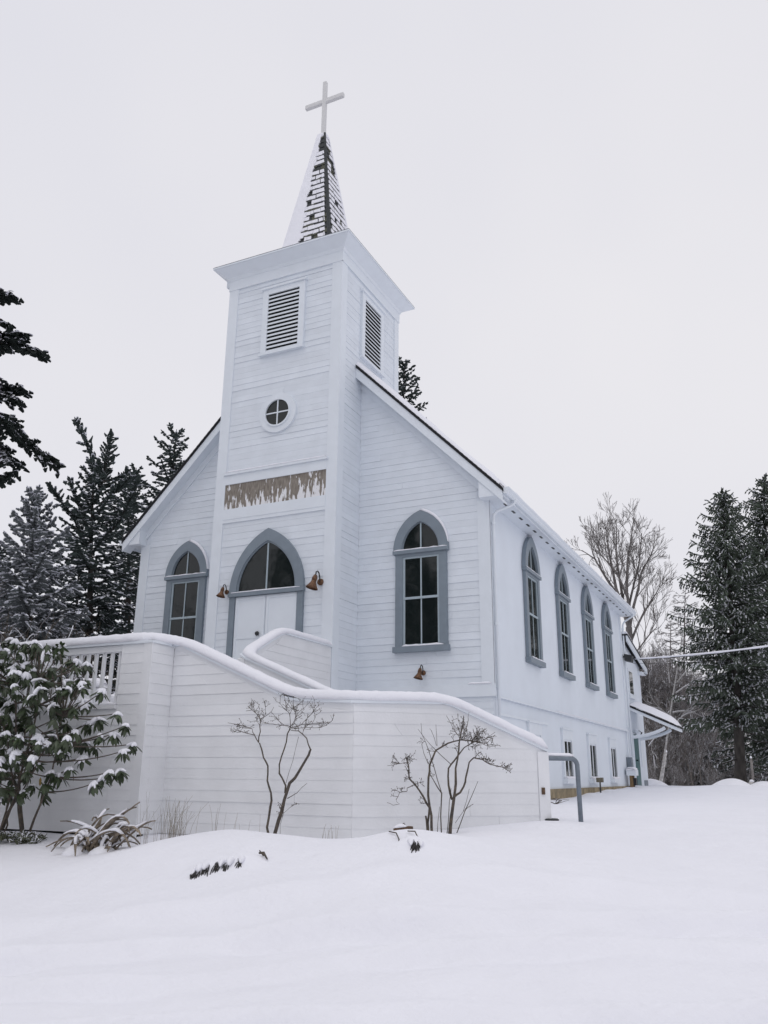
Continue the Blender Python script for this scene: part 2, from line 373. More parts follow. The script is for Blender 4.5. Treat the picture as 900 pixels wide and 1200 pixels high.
# walls
m = MB(); m.prism(Ff, [(-W, -1.0), (0, -1.0), (0, rk(0)-.12), (MX, RIDGE-.12), (-W, rk(0)-.12)], -.25, -.004)
front = m.build('front_wall', WHITE, church)
m = MB(); m.pbox(Fs, .02, L, 1.45, 5.55, -.25, -.004); side = m.build('side_wall', STUCCO, church)
m = MB(); m.pbox(Fs, .02, L, -.27, 1.45, -.25, -.035); m.build('basement_wall', STUCCO, church)
m = MB(); m.pbox(Fl, .02, L, -.9, 5.55, -.25, 0); m.build('side_wall', STUCCO, church)
m = MB(); m.prism(lambda u, z, n: (u, L+n, z), [(-W, -1), (0, -1), (0, rk(0)-.12), (MX, RIDGE-.12), (-W, rk(0)-.12)], -.2, 0); m.build('back_wall', STUCCO, church)
m = MB(); m.box(-W+.02, .015, -.015, L-.02, -1.0, -.27); m.build('foundation', FOUND, church)
siding(front, Ff, 1.69, 8.95, lambda z: TX1+.005, lambda z: min(-.23, rkx(z)-.12), WHITE, seed=3)
siding(front, Ff, 1.69, 8.95, lambda z: max(-W+.23, mir(rkx(z)-.12)), lambda z: TX0-.005, WHITE, seed=4)
siding(front, Ff, -.95, 1.45, lambda z: TX1+.005, lambda z: -.02, WHITE, seed=5, split=0)
# corner boards, water table, frieze
for F_, u0, u1, z0, n1 in ((Ff, -.23, .03, 1.69, .022), (Ff, -W-.03, -W+.23, 1.69, .022), (Fs, -.021, .2, 1.60, .03), (Fs, L-.2, L+.02, 1.60, .03)): MB().pbox(F_, u0, u1, z0, 5.385, 0, n1).build('corner_board', WHITE2, church)
m = MB(); m.pbox(Ff, TX1+.01, .045, 1.45, 1.69, 0, .045); m.pbox(Ff, -W-.04, TX0-.01, 1.45, 1.69, 0, .045); m.pbox(Fs, -.02, L, 1.44, 1.475, -.01, .045)
m.pbox(Fs, -.01, 3.9, 1.12, 1.17, -.05, -.005); m.build('water_table', WHITE2, church)
def snowstrip(parent, pts, w, h, name='snow_cap', seg=7, taper=True, mt=None, jitter=.0):
    """rounded ridge of snow lying along a path"""
    pts = [np.array(p, float) for p in pts]; m = MB(); vs = []; fs = []; K = len(pts)
    for i, p in enumerate(pts):
        d = pts[min(i+1, K-1)]-pts[max(i-1, 0)]; d[2] = 0; d = nrm(d); s = np.array([d[1], -d[0], 0])
        k = .55 if (taper and i in (0, K-1)) else 1
        j = 1+rng.uniform(-jitter, jitter)
        for q in range(seg):
            t = math.pi*q/(seg-1); c = math.cos(t)
            vs.append(p+s*(w*.5*np.sign(c)*abs(c)**.75)*(1 if k == 1 else .9)+np.array([0, 0, h*k*j*math.sin(t)**.7]))
    for i in range(K-1):
        for q in range(seg-1): fs.append((i*seg+q, i*seg+q+1, (i+1)*seg+q+1, (i+1)*seg+q))
        fs.append((i*seg+seg-1, i*seg, (i+1)*seg, (i+1)*seg+seg-1))
    fs += [tuple(range(seg)), tuple(range(K*seg-1, (K-1)*seg-1, -1))]
    return m.add(vs, fs).build(name, mt or SNOW, parent, smooth=True)
def line(a, b, n=10): return [np.array(a)+(np.array(b)-np.array(a))*i/n for i in range(n+1)]
snowstrip(church, line((-.5, -.03, 1.69), (-.02, -.03, 1.69), 6), .06, .035, jitter=.2)
snowstrip(church, line((.03, 4.6, 1.475), (.03, L-.2, 1.475), 30), .05, .022, jitter=.4)

# roof: shingled slab with black edge, rakes, soffits, gutters, snow
def roof_side(sg):
    X = (lambda x: x) if sg > 0 else mir
    ey0, ey1 = -RO, L+.3
    def P(x, y, off): return (X(x), y, rk(x)+off)
    m = MB(); x0, x1 = OV+.02, MX
    m.add([P(x0, ey0, -.075), P(x1, ey0, -.075), P(x1, ey1, -.075), P(x0, ey1, -.075), P(x0, ey0, 0), P(x1, ey0, 0), P(x1, ey1, 0), P(x0, ey1, 0)],
          [(0, 1, 2, 3), (7, 6, 5, 4), (0, 4, 5, 1), (1, 5, 6, 2), (2, 6, 7, 3), (3, 7, 4, 0)])
    rf = m.build('roof', BLACK, church)
    # individual shingle butts showing on the front edge
    for i in range(46):
        x = OV-.02-i*.098
        if x < TX1+.05: break
        q = MB(); q.add([P(x, ey0-.012, -.03), P(x-.094, ey0-.012, -.045), P(x-.094, ey0+.12, -.045), P(x, ey0+.12, -.03), P(x, ey0-.012, .010), P(x-.094, ey0-.012, .001), P(x-.094, ey0+.12, .001), P(x, ey0+.12, .010)],
                        [(0, 1, 2, 3), (7, 6, 5, 4), (0, 4, 5, 1), (1, 5, 6, 2), (2, 6, 7, 3), (3, 7, 4, 0)])
        q.build('shingle', BLACK, rf)
    # fascia under the black edge
    m = MB(); m.prism(lambda u, z, n: (X(u), -RO+.02-n, z), [(OV, rk(OV)-.077), (MX, rk(MX)-.077), (MX, rk(MX)-.33), (OV-.0, rk(OV)-.30)], -.035, 0.0)
    m.build('rake_board', WHITE2, church)
    m = MB(); m.add([(X(OV-.01), -RO+.04, rk(OV)-.29), (X(MX), -RO+.04, rk(MX)-.29), (X(MX), 0, rk(MX)-.29), (X(OV-.01), 0, rk(OV)-.29), (X(OV-.01), -RO+.04, rk(OV)-.24), (X(MX), -RO+.04, rk(MX)-.24), (X(MX), 0, rk(MX)-.24), (X(OV-.01), 0, rk(OV)-.24)],
                    [(0, 1, 2, 3), (7, 6, 5, 4), (0, 4, 5, 1), (1, 5, 6, 2), (2, 6, 7, 3), (3, 7, 4, 0)]); m.build('rake_soffit', WHITE2, church)
    m = MB(); m.prism(lambda u, z, n: (X(u), -n, z), [(-.02, rk(-.02)-.28), (MX, rk(MX)-.28), (MX, rk(MX)-.50), (-.02, rk(-.02)-.50)], 0, .036); m.build('frieze_board', WHITE2, church)
    # boxed cornice return at the corner
    m = MB(); m.prism(lambda u, z, n: (X(u), -n, z), [(-.10, 5.37), (OV-.01, 5.37), (OV-.01, rk(OV)-.10), (-.10, rk(-.10)-.10)], -.02, RO-.045); m.build('cornice_return', WHITE2, church)
    # level side soffit and fascia
    m = MB(); m.box(*sorted((X(-.03), X(OV-.02))), .022, L+.28, 5.375, 5.42); sf = m.build('soffit', WHITE2, church)
    for i in range(26):
        y = .42+i*.545
        if y < L: MB().box(*sorted((X(.215), X(.265))), y-.10, y+.10, 5.3715, 5.38).build('soffit_vent', DARKM, sf)
    m = MB(); m.box(*sorted((X(OV-.02), X(OV+.01))), -RO+.06, L+.3, 5.34, 5.50); m.build('eave_board', WHITE2, church)
    # K-style gutter
    prof = [(OV+.012, 5.51), (OV+.012, 5.39), (OV+.07, 5.375), (OV+.105, 5.41), (OV+.10, 5.45), (OV+.135, 5.49), (OV+.135, 5.515), (OV+.12, 5.515), (OV+.03, 5.50)]
    m = MB(); m.prism(lambda u, z, n: (X(u), n, z), prof, -RO+.03, L+.32); gt = m.build('gutter', WHITE2, church)
    snowstrip(gt, line((X(OV+.075), -RO+.12, 5.505), (X(OV+.075), L+.25, 5.505), 60), .12, .045, jitter=.5)
    # snow blanket
    xs = np.concatenate([np.linspace(OV-.06, OV-.35, 6), np.linspace(OV-.6, MX, 20)]); ys = np.concatenate([np.linspace(ey0+.045, 0, 8), np.linspace(.3, ey1-.04, 50)])
    vs = []; fs = []; ny_ = len(ys)
    for a, x in enumerate(xs):
        for b, y in enumerate(ys):
            ed = min(1, (a+.15)/3)*min(1, (b+.1)/3)
            h = .015+.085*ed**.5+.018*math.sin(y*3.1+x*2)*ed+rng.uniform(-.012, .012)
            vs.append((X(x), y+(rng.uniform(-.02, .02) if b == 0 else 0), rk(x)+h*1.35))
    for a in range(len(xs)-1):
        for b in range(ny_-1): fs.append((a*ny_+b, a*ny_+b+1, (a+1)*ny_+b+1, (a+1)*ny_+b))
    o = len(vs)
    # skirt down to the roof
    for b in range(ny_): vs.append((X(xs[0]+.02), ys[b], rk(xs[0]+.02)+.001))
    for b in range(ny_-1): fs.append((b, b+1, o+b+1, o+b))
    o2 = len(vs)
    for a in range(len(xs)): vs.append((X(xs[a]), ys[0]-.015, rk(xs[a])+.001))
    for a in range(len(xs)-1): fs.append((a*ny_, (a+1)*ny_, o2+a+1, o2+a))
    MB().add(vs, fs).build('snow_layer', SNOW, rf, smooth=True)
roof_side(1); roof_side(-1)
# downspouts
def downspout(pts):
    m = MB(); m.tube(pts, .031, 8); o = m.build('downspout', WHITE2, church, smooth=True)
    for z in (4.9, 2.85, .6):
        MB().tube([(pts[-1][0], pts[-1][1], z-.03), (pts[-1][0], pts[-1][1], z+.03)], .043, 8).build('bracket', WHITE2, o)
downspout([(OV+.08, .25, 5.42), (OV+.08, .25, 5.33), (OV+.0, .22, 5.27), (.16, .10, 5.16), (.085, .08, 5.08), (.075, .08, 4.9), (.075, .08, -.35)])
downspout([(OV+.08, L-.05, 5.42), (OV+.08, L-.05, 5.33), (.16, L+.02, 5.16), (.085, L+.05, 5.05), (.075, L+.05, 4.9), (.075, L+.05, -.3)])

# ---- gothic windows
def arc(a, h, z0, n=12, s=1):
    R = (a*a+h*h)/(2*a); c = R-a; th = math.atan2(h, c)
    right = [(R*math.cos(t)-c, z0+R*math.sin(t)) for t in np.linspace(0, th, n)]
    return right+[(-x, z) for x, z in right[::-1][1:]]
Lo = lambda u, z, n: (u, -n, z)
def window_meshes():
    d = {}
    m = MB()
    for s in (-1, 1): m.pbox(Lo, *sorted((s*.405, s*.572)), .06, 2.0, .0, .075)
    m.pbox(Lo, -.405, .405, 1.93, 2.0, .0, .075)
    m.ring(Lo, arc(.615, .845, 2.07), arc(.425, .60, 2.07), .0, .095)
    m.ring(Lo, arc(.425, .60, 2.07), arc(.395, .56, 2.09), .0, .070)
    d['frame'] = m
    m = MB(); m.pbox(Lo, -.62, .62, 1.995, 2.07, .0, .115); d['transom_bar'] = m
    m = MB(); m.pbox(Lo, -.61, .61, -.055, .06, .0, .125); d['sill'] = m
    # sashes: stiles, rails, muntins
    m = MB()
    for z0, z1, n1 in ((.06, 1.07, .045), (1.03, 1.93, .055)):
        for s in (-1, 1): m.pbox(Lo, *sorted((s*.36, s*.405)), z0, z1, .02, n1)
        m.pbox(Lo, -.36, .36, z0, z0+.05, .02, n1); m.pbox(Lo, -.36, .36, z1-.04, z1, .02, n1); m.pbox(Lo, -.014, .014, z0+.05, z1-.04, .02, n1-.004)
    m.pbox(Lo, -.014, .014, 2.07, 2.645, .02, .055); d['sash'] = m
    P = []
    for s in (-1, 1):
        for z0, z1 in ((.11, 1.03), (1.08, 1.89)): P.append(MB().pbox(Lo, *sorted((s*.014, s*.36)), z0, z1, .02, .034))
        a = [(s*x, z) for x, z in arc(.40, .57, 2.08)[:12]]; P.append(MB().prism(Lo, [(s*.014, 2.08)]+a[:-1]+[(s*.014, a[-1][1]-.02)], .02, .036))
    d['panes'] = P
    return d
WM = window_meshes(); WCACHE = {}
def put(parent, key, name, mb, mt):
    if key not in WCACHE: o = mb.build(name, mt, parent, local=True); WCACHE[key] = o.data; return o
    return link(name, WCACHE[key], parent)
def lancet(loc, rz, snow=True):
    b = base_of(church)
    w = put(church, 'wf', 'window', WM['frame'], GREY); w.location = np.array(loc)-b; w.rotation_euler[2] = rz
    put(w, 'wt', 'transom_bar', WM['transom_bar'], GREY); put(w, 'ws', 'sill', WM['sill'], GREY); put(w, 'wsa', 'sash', WM['sash'], MUNT)
    for i, p in enumerate(WM['panes']): put(w, 'wp%d' % i, 'pane', p, GLASS)
    if snow:
        def strip(key, pts, ww, h):
            if key in WCACHE: link('snow', WCACHE[key], w); return
            o = snowstrip(None, pts, ww, h, 'snow', jitter=.25); o.parent = w; WCACHE[key] = o.data
        strip('sn1', line((-.60, -.085, 2.068), (.60, -.085, 2.068), 12), .055, .028)
        strip('sn2', line((-.40, -.085, .058), (.50, -.085, .058), 12), .075, .040)
        ar = arc(.615, .845, 2.07)[1:12]
        if 'sn3' not in WCACHE:
            q = MB(); K = len(ar); vs = []
            for i, (x, z) in enumerate(ar):
                tk = .055*math.sin(math.pi*min(1, (i+.15)/8)*.5+.02); nx, nz_ = nrm(np.array([.72, .7]))
                vs += [(x, -.002, z), (x, -.094, z), (x+nx*tk, -.08, z+nz_*tk), (x+nx*tk, -.01, z+nz_*tk)]
            fs = []
            for i in range(K-1):
                for k in range(4): fs.append((4*i+k, 4*i+(k+1) % 4, 4*i+4+(k+1) % 4, 4*i+4+k))
            fs += [(0, 1, 2, 3), (4*K-1, 4*K-2, 4*K-3, 4*K-4)]
            o = q.add(vs, fs).build('snow', SNOW, None, local=True, smooth=True); o.parent = w; WCACHE['sn3'] = o.data
        else: link('snow', WCACHE['sn3'], w)
    return w
ZW = 2.42
lancet((-1.475, -.0, ZW), 0); lancet((-7.53, -.0, ZW), 0)
for y in (2.86, 5.75, 8.66, 11.45): lancet((0, y, ZW), math.pi/2)
# basement windows
def basement_window(y):
    b = base_of(church)
    m = MB()
    for s in (-1, 1): m.pbox(Lo, *sorted((s*.38, s*.5)), -.05, .86, -.035, .02)
    m.pbox(Lo, -.5, .5, .86, 1.10, -.035, .02); w = put(church, 'bw', 'basement_window', m, WHITE2); w.location = np.array((0, y, 0))-b; w.rotation_euler[2] = math.pi/2
    put(w, 'bs', 'sill', MB().pbox(Lo, -.52, .52, -.16, -.05, -.035, .09), WHITE2)
    put(w, 'bh', 'head_trim', MB().pbox(Lo, -.54, .54, 1.10, 1.135, -.035, .045), WHITE2)
    m = MB(); m.pbox(Lo, -.38, .38, -.05, -.01, -.03, .0); m.pbox(Lo, -.03, .03, -.01, .82, -.03, .0); m.pbox(Lo, -.38, .38, .82, .86, -.03, .0); put(w, 'bsa', 'sash', m, WHITE2)
    for s in (-1, 1): put(w, 'bp%d' % s, 'pane', MB().pbox(Lo, *sorted((s*.03, s*.38)), -.01, .82, -.03, -.012), GLASS)
    if 'bsn' not in WCACHE: o = snowstrip(None, line((-.50, -.035, -.052), (.50, -.035, -.052), 8), .11, .06, 'snow', jitter=.2); o.parent = w; WCACHE['bsn'] = o.data
    else: link('snow', WCACHE['bsn'], w)
for y in (2.75, 5.62, 8.42, 11.28): basement_window(y)

# ---- tower
m = MB(); m.box(TX0+.004, TX1-.004, TY0+.004, TY1, -.9, HT+.02); tower = m.build('tower', WHITE, church)
siding(tower, Ft, 1.40, 5.28, lambda z: TX0+.24, lambda z: TX1-.24, WHITE, seed=8, split=0)
siding(tower, Ft, 6.46, 11.22, lambda z: TX0+.24, lambda z: TX1-.24, WHITE, seed=9, split=.35)
siding(tower, Fr, 8.0, 11.22, lambda z: TY0+.24, lambda z: TY1-.24, WHITE, seed=10, split=.2)
siding(tower, Fr, 1.40, 8.0, lambda z: TY0+.24, lambda z: -.002, WHITE, seed=12, split=0)
for F_, u0, u1, z0, n1 in ((Ft, TX0-.02, TX0+.24, 1.38, .024), (Ft, TX1-.24, TX1+.02, 1.38, .024), (Fr, TY0-.023, TY0+.24, 1.38, .019), (Fr, TY1-.24, TY1+.01, 8.0, .02), (Fw, TY0-.023, TY0+.24, 1.38, .019)):
    MB().pbox(F_, u0, u1, z0, 11.22, 0, n1).build('corner_board', WHITE2, church)
m = MB(); m.pbox(Ft, TX0-.034, TX1+.034, 11.22, HT, 0, .036); m.pbox(Fr, TY0-.03, TY1+.03, 11.22, HT, 0, .035); m.pbox(Fw, TY0-.03, TY1+.03, 11.22, HT, 0, .035); m.build('frieze_board', WHITE2, church)
# weathered band
m = MB(); m.pbox(Ft, TX0+.24, TX1-.24, 5.60, 6.18, 0, .012); m.build('sign_panel', PEEL, church); bpy.data.objects['sign_panel']['label'] = 'bare weathered board with white paint peeling off in streaks'
m = MB(); m.pbox(Ft, TX0+.24, TX1-.24, 6.18, 6.40, 0, .034); m.pbox(Ft, TX0+.24, TX1-.24, 5.36, 5.60, 0, .034); m.pbox(Ft, TX0+.23, TX1-.23, 5.28, 5.36, 0, .026); m.pbox(Ft, TX0+.20, TX1-.20, 6.40, 6.46, 0, .07); m.build('belt_course', WHITE2, church)
snowstrip(church, line((TX0+.22, TY0-.045, 6.458), (TX1-.22, TY0-.045, 6.458), 20), .06, .03, jitter=.25)
# cornice: coved soffit flaring out, thin roof edge, low hipped roof
yc = (TY0+TY1)/2
def frustum(h0, z0, h1, z1, name, mt, cap=False):
    hx = T; hy = TD/2
    q = [(s, t) for s, t in ((-1, -1), (1, -1), (1, 1), (-1, 1))]
    vs = [(MX+s*(hx+h0), yc+t*(hy+h0), z0) for s, t in q]+[(MX+s*(hx+h1), yc+t*(hy+h1), z1) for s, t in q]
    fs = [(i, (i+1) % 4, (i+1) % 4+4, i+4) for i in range(4)]+[(0, 1, 2, 3), (7, 6, 5, 4)]
    return MB().add(vs, fs).build(name, mt, church)
frustum(.036, HT-.06, .315, 11.73, 'cornice', WHITE2)
frustum(.045, HT-.10, .075, HT-.03, 'crown_moulding', WHITE2)
frustum(.335, 11.732, .335, 11.775, 'roof_edge', WHITE2)
frustum(.34, 11.776, -.75, 12.28, 'tower_roof', SHING)
o = frustum(.325, 11.795, -.75, 12.36, 'snow_layer', SNOW); bevel(o, .04, 3)
MB().box(TX0-.16, TX0-.02, TY0+.02, TY0+.16, HT-.20, HT-.02).build('bracket_block', WHITE2, church)
# louvres
def louvre(F, uc, z0, z1, hw, nsl):
    m = MB()
    for s in (-1, 1): m.pbox(F, *sorted((uc+s*hw, uc+s*(hw+.15))), z0-.02, z1+.14, .0, .06)
    m.pbox(F, uc-hw, uc+hw, z1, z1+.14, .0, .06); m.pbox(F, uc-hw-.19, uc+hw+.19, z1+.14, z1+.19, .0, .095)
    lv = m.build('louvre', WHITE2, church)
    MB().pbox(F, uc-hw-.17, uc+hw+.17, z0-.085, z0-.02, .0, .10).build('sill', WHITE2, lv)
    MB().pbox(F, uc-hw, uc+hw, z0-.02, z1, .0, .0245).build('backing', DARK, lv)
    st = (z1-z0)/nsl
    for i in range(nsl):
        z = z0+i*st
        q = MB(); q.add([F(uc-hw, z-.01, .055), F(uc+hw, z-.01, .055), F(uc+hw, z+st*.45, .026), F(uc-hw, z+st*.45, .026), F(uc-hw, z+.008, .058), F(uc+hw, z+.008, .058), F(uc+hw, z+st*.45+.012, .029), F(uc-hw, z+st*.45+.012, .029)],
                        [(0, 1, 2, 3), (7, 6, 5, 4), (0, 4, 5, 1), (1, 5, 6, 2), (2, 6, 7, 3), (3, 7, 4, 0)]); q.build('slat', WHITE2, lv)
louvre(Ft, -4.47, 9.30, 10.82, .425, 15)
louvre(Fr, yc, 9.30, 10.82, .425, 15)
# round window
RW = (-4.49, 7.72)
circ = lambda r, n=32: [(RW[0]+r*math.cos(2*math.pi*i/n), RW[1]+r*math.sin(2*math.pi*i/n)) for i in range(n+1)]
m = MB(); m.ring(Ft, circ(.48), circ(.34), 0, .05); m.ring(Ft, circ(.34), circ(.305), 0, .075); rw = m.build('round_window', WHITE2, church)
for a in range(4):
    t = np.linspace(a*math.pi/2, (a+1)*math.pi/2, 9); MB().prism(Ft, [RW]+[(RW[0]+.31*math.cos(x), RW[1]+.31*math.sin(x)) for x in t], .02, .034).build('pane', GLASS, rw)
m = MB(); m.pbox(Ft, RW[0]-.3, RW[0]+.3, RW[1]-.014, RW[1]+.014, .03, .05); m.pbox(Ft, RW[0]-.014, RW[0]+.014, RW[1]-.3, RW[1]+.3, .03, .0505); m.build('muntin', WHITE2, rw)
# main door with pointed transom
DX = -4.545
fo = lambda u, z, n: (DX+u, TY0-n, z)
m = MB()
for s in (-1, 1): m.pbox(fo, *sorted((s*.77, s*.91)), 1.38, 3.60, 0, .07)
m.pbox(fo, -.93, .93, 3.585, 3.665, 0, .11)
m.ring(fo, arc(.92, 1.36, 3.665, 16), arc(.745, 1.09, 3.665, 16), 0, .085); m.ring(fo, arc(.745, 1.09, 3.665, 16), arc(.70, 1.03, 3.69, 16), 0, .06)
door = m.build('door', GREY, church)
for s in (-1, 1):
    lf = MB().pbox(fo, *sorted((s*.006, s*.765)), 1.40, 3.575, .0, .034).build('door_leaf', WHITE2, door)
    for z0, z1 in ((1.52, 1.98), (2.12, 2.62), (2.76, 3.38)):
        pass
q = MB()
for s in (-1, 1):
    for zz in (2.03, 2.68): q.pbox(fo, *sorted((s*.05, s*.72)), zz, zz+.035, .03, .045)
    for xx in (.02, .70): q.pbox(fo, *sorted((s*xx, s*(xx+.05))), 1.42, 3.55, .03, .0455)
    q.pbox(fo, *sorted((s*.05, s*.72)), 3.50, 3.55, .03, .045)
q.build('door_rail', WHITE2, door)
m = MB(); kx, kz = -.155, on(308.5, 742.5, 1, TY0)[2]; m.tube([fo(kx, kz, .03), fo(kx, kz, .07), fo(kx, kz, .10)], [.022, .05, .038], 12); m.build('knob', DARKM, door, smooth=True)
for s in (-1, 1):
    a = [(s*x, z) for x, z in arc(.705, 1.035, 3.69, 16)[:16]]; MB().prism(fo, [(s*.016, 3.69)]+a[:-1]+[(s*.016, a[-1][1]-.02)], .02, .036).build('pane', GLASS, door)
m = MB(); m.pbox(fo, -.016, .016, 3.69, 4.70, .03, .055); m.pbox(fo, -.70, .70, 3.665, 3.70, .02, .055); m.build('muntin', MUNT, door)
o = snowstrip(None, line((DX-.85, TY0-.09, 3.664), (DX+.85, TY0-.09, 3.664), 14), .05, .025, 'snow', jitter=.3); o.parent = door; o.location = -base_of(church)

# ---- spire with shingle courses and patchy snow, cross
SZ0, SZ1, SH0, SH1 = 12.2, 16.5, .725, .085
sh = lambda z: SH0+(SH1-SH0)*(z-SZ0)/(SZ1-SZ0)
q4 = [(-1, -1), (1, -1), (1, 1), (-1, 1)]
vs = [(MX+s*SH0, yc+t*SH0, SZ0) for s, t in q4]+[(MX+s*SH1, yc+t*SH1, SZ1) for s, t in q4]
spire = MB().add(vs, [(i, (i+1) % 4, (i+1) % 4+4, i+4) for i in range(4)]+[(0, 1, 2, 3), (7, 6, 5, 4)]).build('spire', SHING, church)
shm = MB(); snm = MB(); r = random.Random(5)
nc = 25; ch = (SZ1-SZ0)/nc
for face in range(4):
    def FS(u, z, n, face=face):
        h = sh(z)+n
        return [(MX+u, yc-h, z), (MX+h, yc+u, z), (MX-u, yc+h, z), (MX-h, yc-u, z)][face]
    for c in range(nc):
        z0 = SZ0+c*ch; z1 = z0+ch; h = sh(z0); k = max(1, int(round(2*h/.15)))
        for i in range(k):
            j = r.uniform(-.012, .012)
            u0 = -h+2*h*i/k+.004; u1 = -h+2*h*(i+1)/k-.004; h1 = sh(z1)/h; dz = r.uniform(-.012, .008)
            shm.mi = 1 if r.random() < .35 else 0
            shm.add([FS(u0, z0+dz, .0), FS(u1, z0+dz, .0), FS(u1*h1, z1, .0), FS(u0*h1, z1, .0), FS(u0, z0+dz, .028), FS(u1, z0+dz, .028), FS(u1*h1, z1, .006), FS(u0*h1, z1, .006)],
                    [(0, 1, 2, 3), (7, 6, 5, 4), (0, 4, 5, 1), (1, 5, 6, 2), (2, 6, 7, 3), (3, 7, 4, 0)])
            uc = (u0+u1)/2/h
            pass
        if face < 2:
            lo_, hi_ = (-.34*h, .84*h) if face == 0 else (-.80*h, .99*h); u = lo_+r.uniform(-.05, .02)
            while u < hi_:
                wd_ = r.uniform(.05, .24); v = min(u+wd_, hi_); f1 = sh(z1)/h
                if r.random() < (.93 if z0 < 15.0 else .5):
                    za, zb = z0+ch*r.uniform(.26, .50), z0+ch*r.uniform(.26, .50); zt = z1+ch*r.uniform(-.06, .05)
                    snm.add([FS(u, za, .0), FS(v, zb, .0), FS(v*f1, zt, .0), FS(u*f1, zt, .0), FS(u, za, .03), FS(v, zb, .03), FS(v*f1, zt, .036), FS(u*f1, zt, .036)],
                            [(0, 1, 2, 3), (7, 6, 5, 4), (0, 4, 5, 1), (1, 5, 6, 2), (2, 6, 7, 3), (3, 7, 4, 0)])
                u = v+r.choice((.0, .006, .012, .03))
        if face != 1:      # plastered continuous snow with a ragged edge
            eb = (-.28+r.uniform(-.13, .13)+.25*max(0, (z0-15.2))) if face == 0 else 1.02
            for hz in range(3):
                za, zb = z0+ch*hz/3, z0+ch*(hz+1)/3; e = eb+r.uniform(-.06, .06)*(face == 0); ua, ub = sh(za), sh(zb)
                snm.add([FS(-ua-.03, za, .0), FS(e*ua, za, .0), FS(e*ub, zb, .0), FS(-ub-.03, zb, .0), FS(-ua-.03, za, .05), FS(e*ua, za, .045), FS(e*ub, zb, .045), FS(-ub-.03, zb, .05)],
                        [(0, 1, 2, 3), (7, 6, 5, 4), (0, 4, 5, 1), (1, 5, 6, 2), (2, 6, 7, 3), (3, 7, 4, 0)])
tag(shm.build('shingles', [SHING, SHINGG], spire), kind='stuff'); tag(snm.build('snow_patches', SNOW, spire), kind='stuff')
for s, t in q4:
    m = MB(); m.tube([(MX+s*(SH0+.012), yc+t*(SH0+.012), SZ0), (MX+s*(SH1+.012), yc+t*(SH1+.012), SZ1)], [.05, .03], 6); m.build('hip_ridge', SHING if (s, t) == (1, -1) else SNOW, spire)
MB().tube([(MX, yc, SZ1-.12), (MX, yc, SZ1+.0), (MX, yc, SZ1+.05)], [.135, .14, .07], 10).build('spire_cap', SNOW, spire, smooth=True)
CZ = 17.66
m = MB(); m.box(MX-.058, MX+.058, yc-.055, yc+.055, SZ1, 18.33); m.box(MX-.60, MX+.60, yc-.053, yc+.053, CZ-.07, CZ+.07); cr_ = m.build('cross', mat('cross_paint', (.62, .62, .62), .6), church)
bevel(cr_, .025, 3)

# ---- rear annex
annex = thing('annex', (-3, L+1.6, -.5), 'small white rear annex with teal door behind the church nave', 'annex')
m = MB(); m.prism(Fs, [(L+.01, -.9), (17.5, -.9), (17.5, 3.95), (L+.01, 4.58)], -W*.9, .0); m.build('wall', STUCCO, annex)
def arf(u, off): return 4.66-(u-14.2)*.185+off
m = MB(); m.prism(Fs, [(14.12, arf(14.12, .0)), (18.0, arf(18.0, 0)), (18.0, arf(18, .06)), (14.12, arf(14.12, .06))], -W*.9, .23); m.build('roof', BLACK, annex)
m = MB(); m.prism(Fs, [(14.12, arf(14.12, -.20)), (18.0, arf(18.0, -.20)), (18.0, arf(18, -.002)), (14.12, arf(14.12, -.002))], .16, .215); m.box(-W*.9, .16, 17.52, 17.97, 3.72, 3.80); m.box(.0, .16, 17.0, 17.98, 3.70, 3.76); m.build('rake_board', WHITE2, annex)
m = MB(); m.prism(Fs, [(14.14, arf(14.14, .062)), (17.97, arf(17.97, .062)), (17.97, arf(17.97, .12)), (14.14, arf(14.14, .16))], -W*.9, .205); bevel(m.build('snow_layer', SNOW, annex), .03, 3)
m = MB(); m.pbox(Fs, 14.85, 15.75, 2.70, 3.66, 0, .03); aw = m.build('window', WHITE2, annex)
MB().pbox(Fs, 14.97, 15.63, 2.80, 3.56, .03, .036).build('pane', GLASS, aw); MB().pbox(Fs, 14.8, 15.8, 2.62, 2.70, 0, .07).build('sill', WHITE2, aw)
m = MB(); m.pbox(Fs, 14.85, 15.75, -.30, 1.47, 0, .03); ad = m.build('door', WHITE2, annex); MB().pbox(Fs, 14.93, 15.70, -.28, 1.40, .03, .05).build('door_leaf', TEAL, ad)
MB().tube([(.05, 15.02, .55), (.11, 15.02, .55)], [.02, .035], 8).build('knob', DARKM, ad)
MB().pbox(Fs, 16.3, 16.75, .35, 1.45, 0, .025).build('notice_board', WHITE2, annex)
MB().pbox(Fs, 16.6, 17.3, -.6, -.1, 0, .02).build('base_vent', PIPE, annex)
# porch hood over the annex door
hood = thing('porch_roof', (.1, 15.2, 1.7), 'small snow-covered shed roof jutting out over the teal side door', 'porch roof')
PY0, PY1 = 14.62, 16.2
Fp = lambda u, z, n: (u, n, z)
m = MB(); m.prism(Fp, [(.01, 2.30), (1.52, 1.61), (1.52, 1.66), (.01, 2.36)], PY0, PY1); m.build('deck', BLACK, hood)
m = MB(); m.prism(Fp, [(.01, 2.20), (1.49, 1.50), (1.49, 1.61), (.01, 2.298)], PY0+.02, PY1-.02); m.build('fascia', WHITE2, hood)
sv = []; sf_ = []; nu, nv = 16, 10
for i in range(nu):
    for j in range(nv):
        u = .02+1.50*i/(nu-1); v = PY0+.02+(PY1-PY0-.04)*j/(nv-1); e = min(1, min(i+.4, nu-1-i+.02)/2.5)*min(1, (min(j, nv-1-j)+.02)/2.0)
        sv.append((u, v, 2.36-(u-.01)*.463+.22*e**.5*(1+.25*math.sin(u*2.2))))
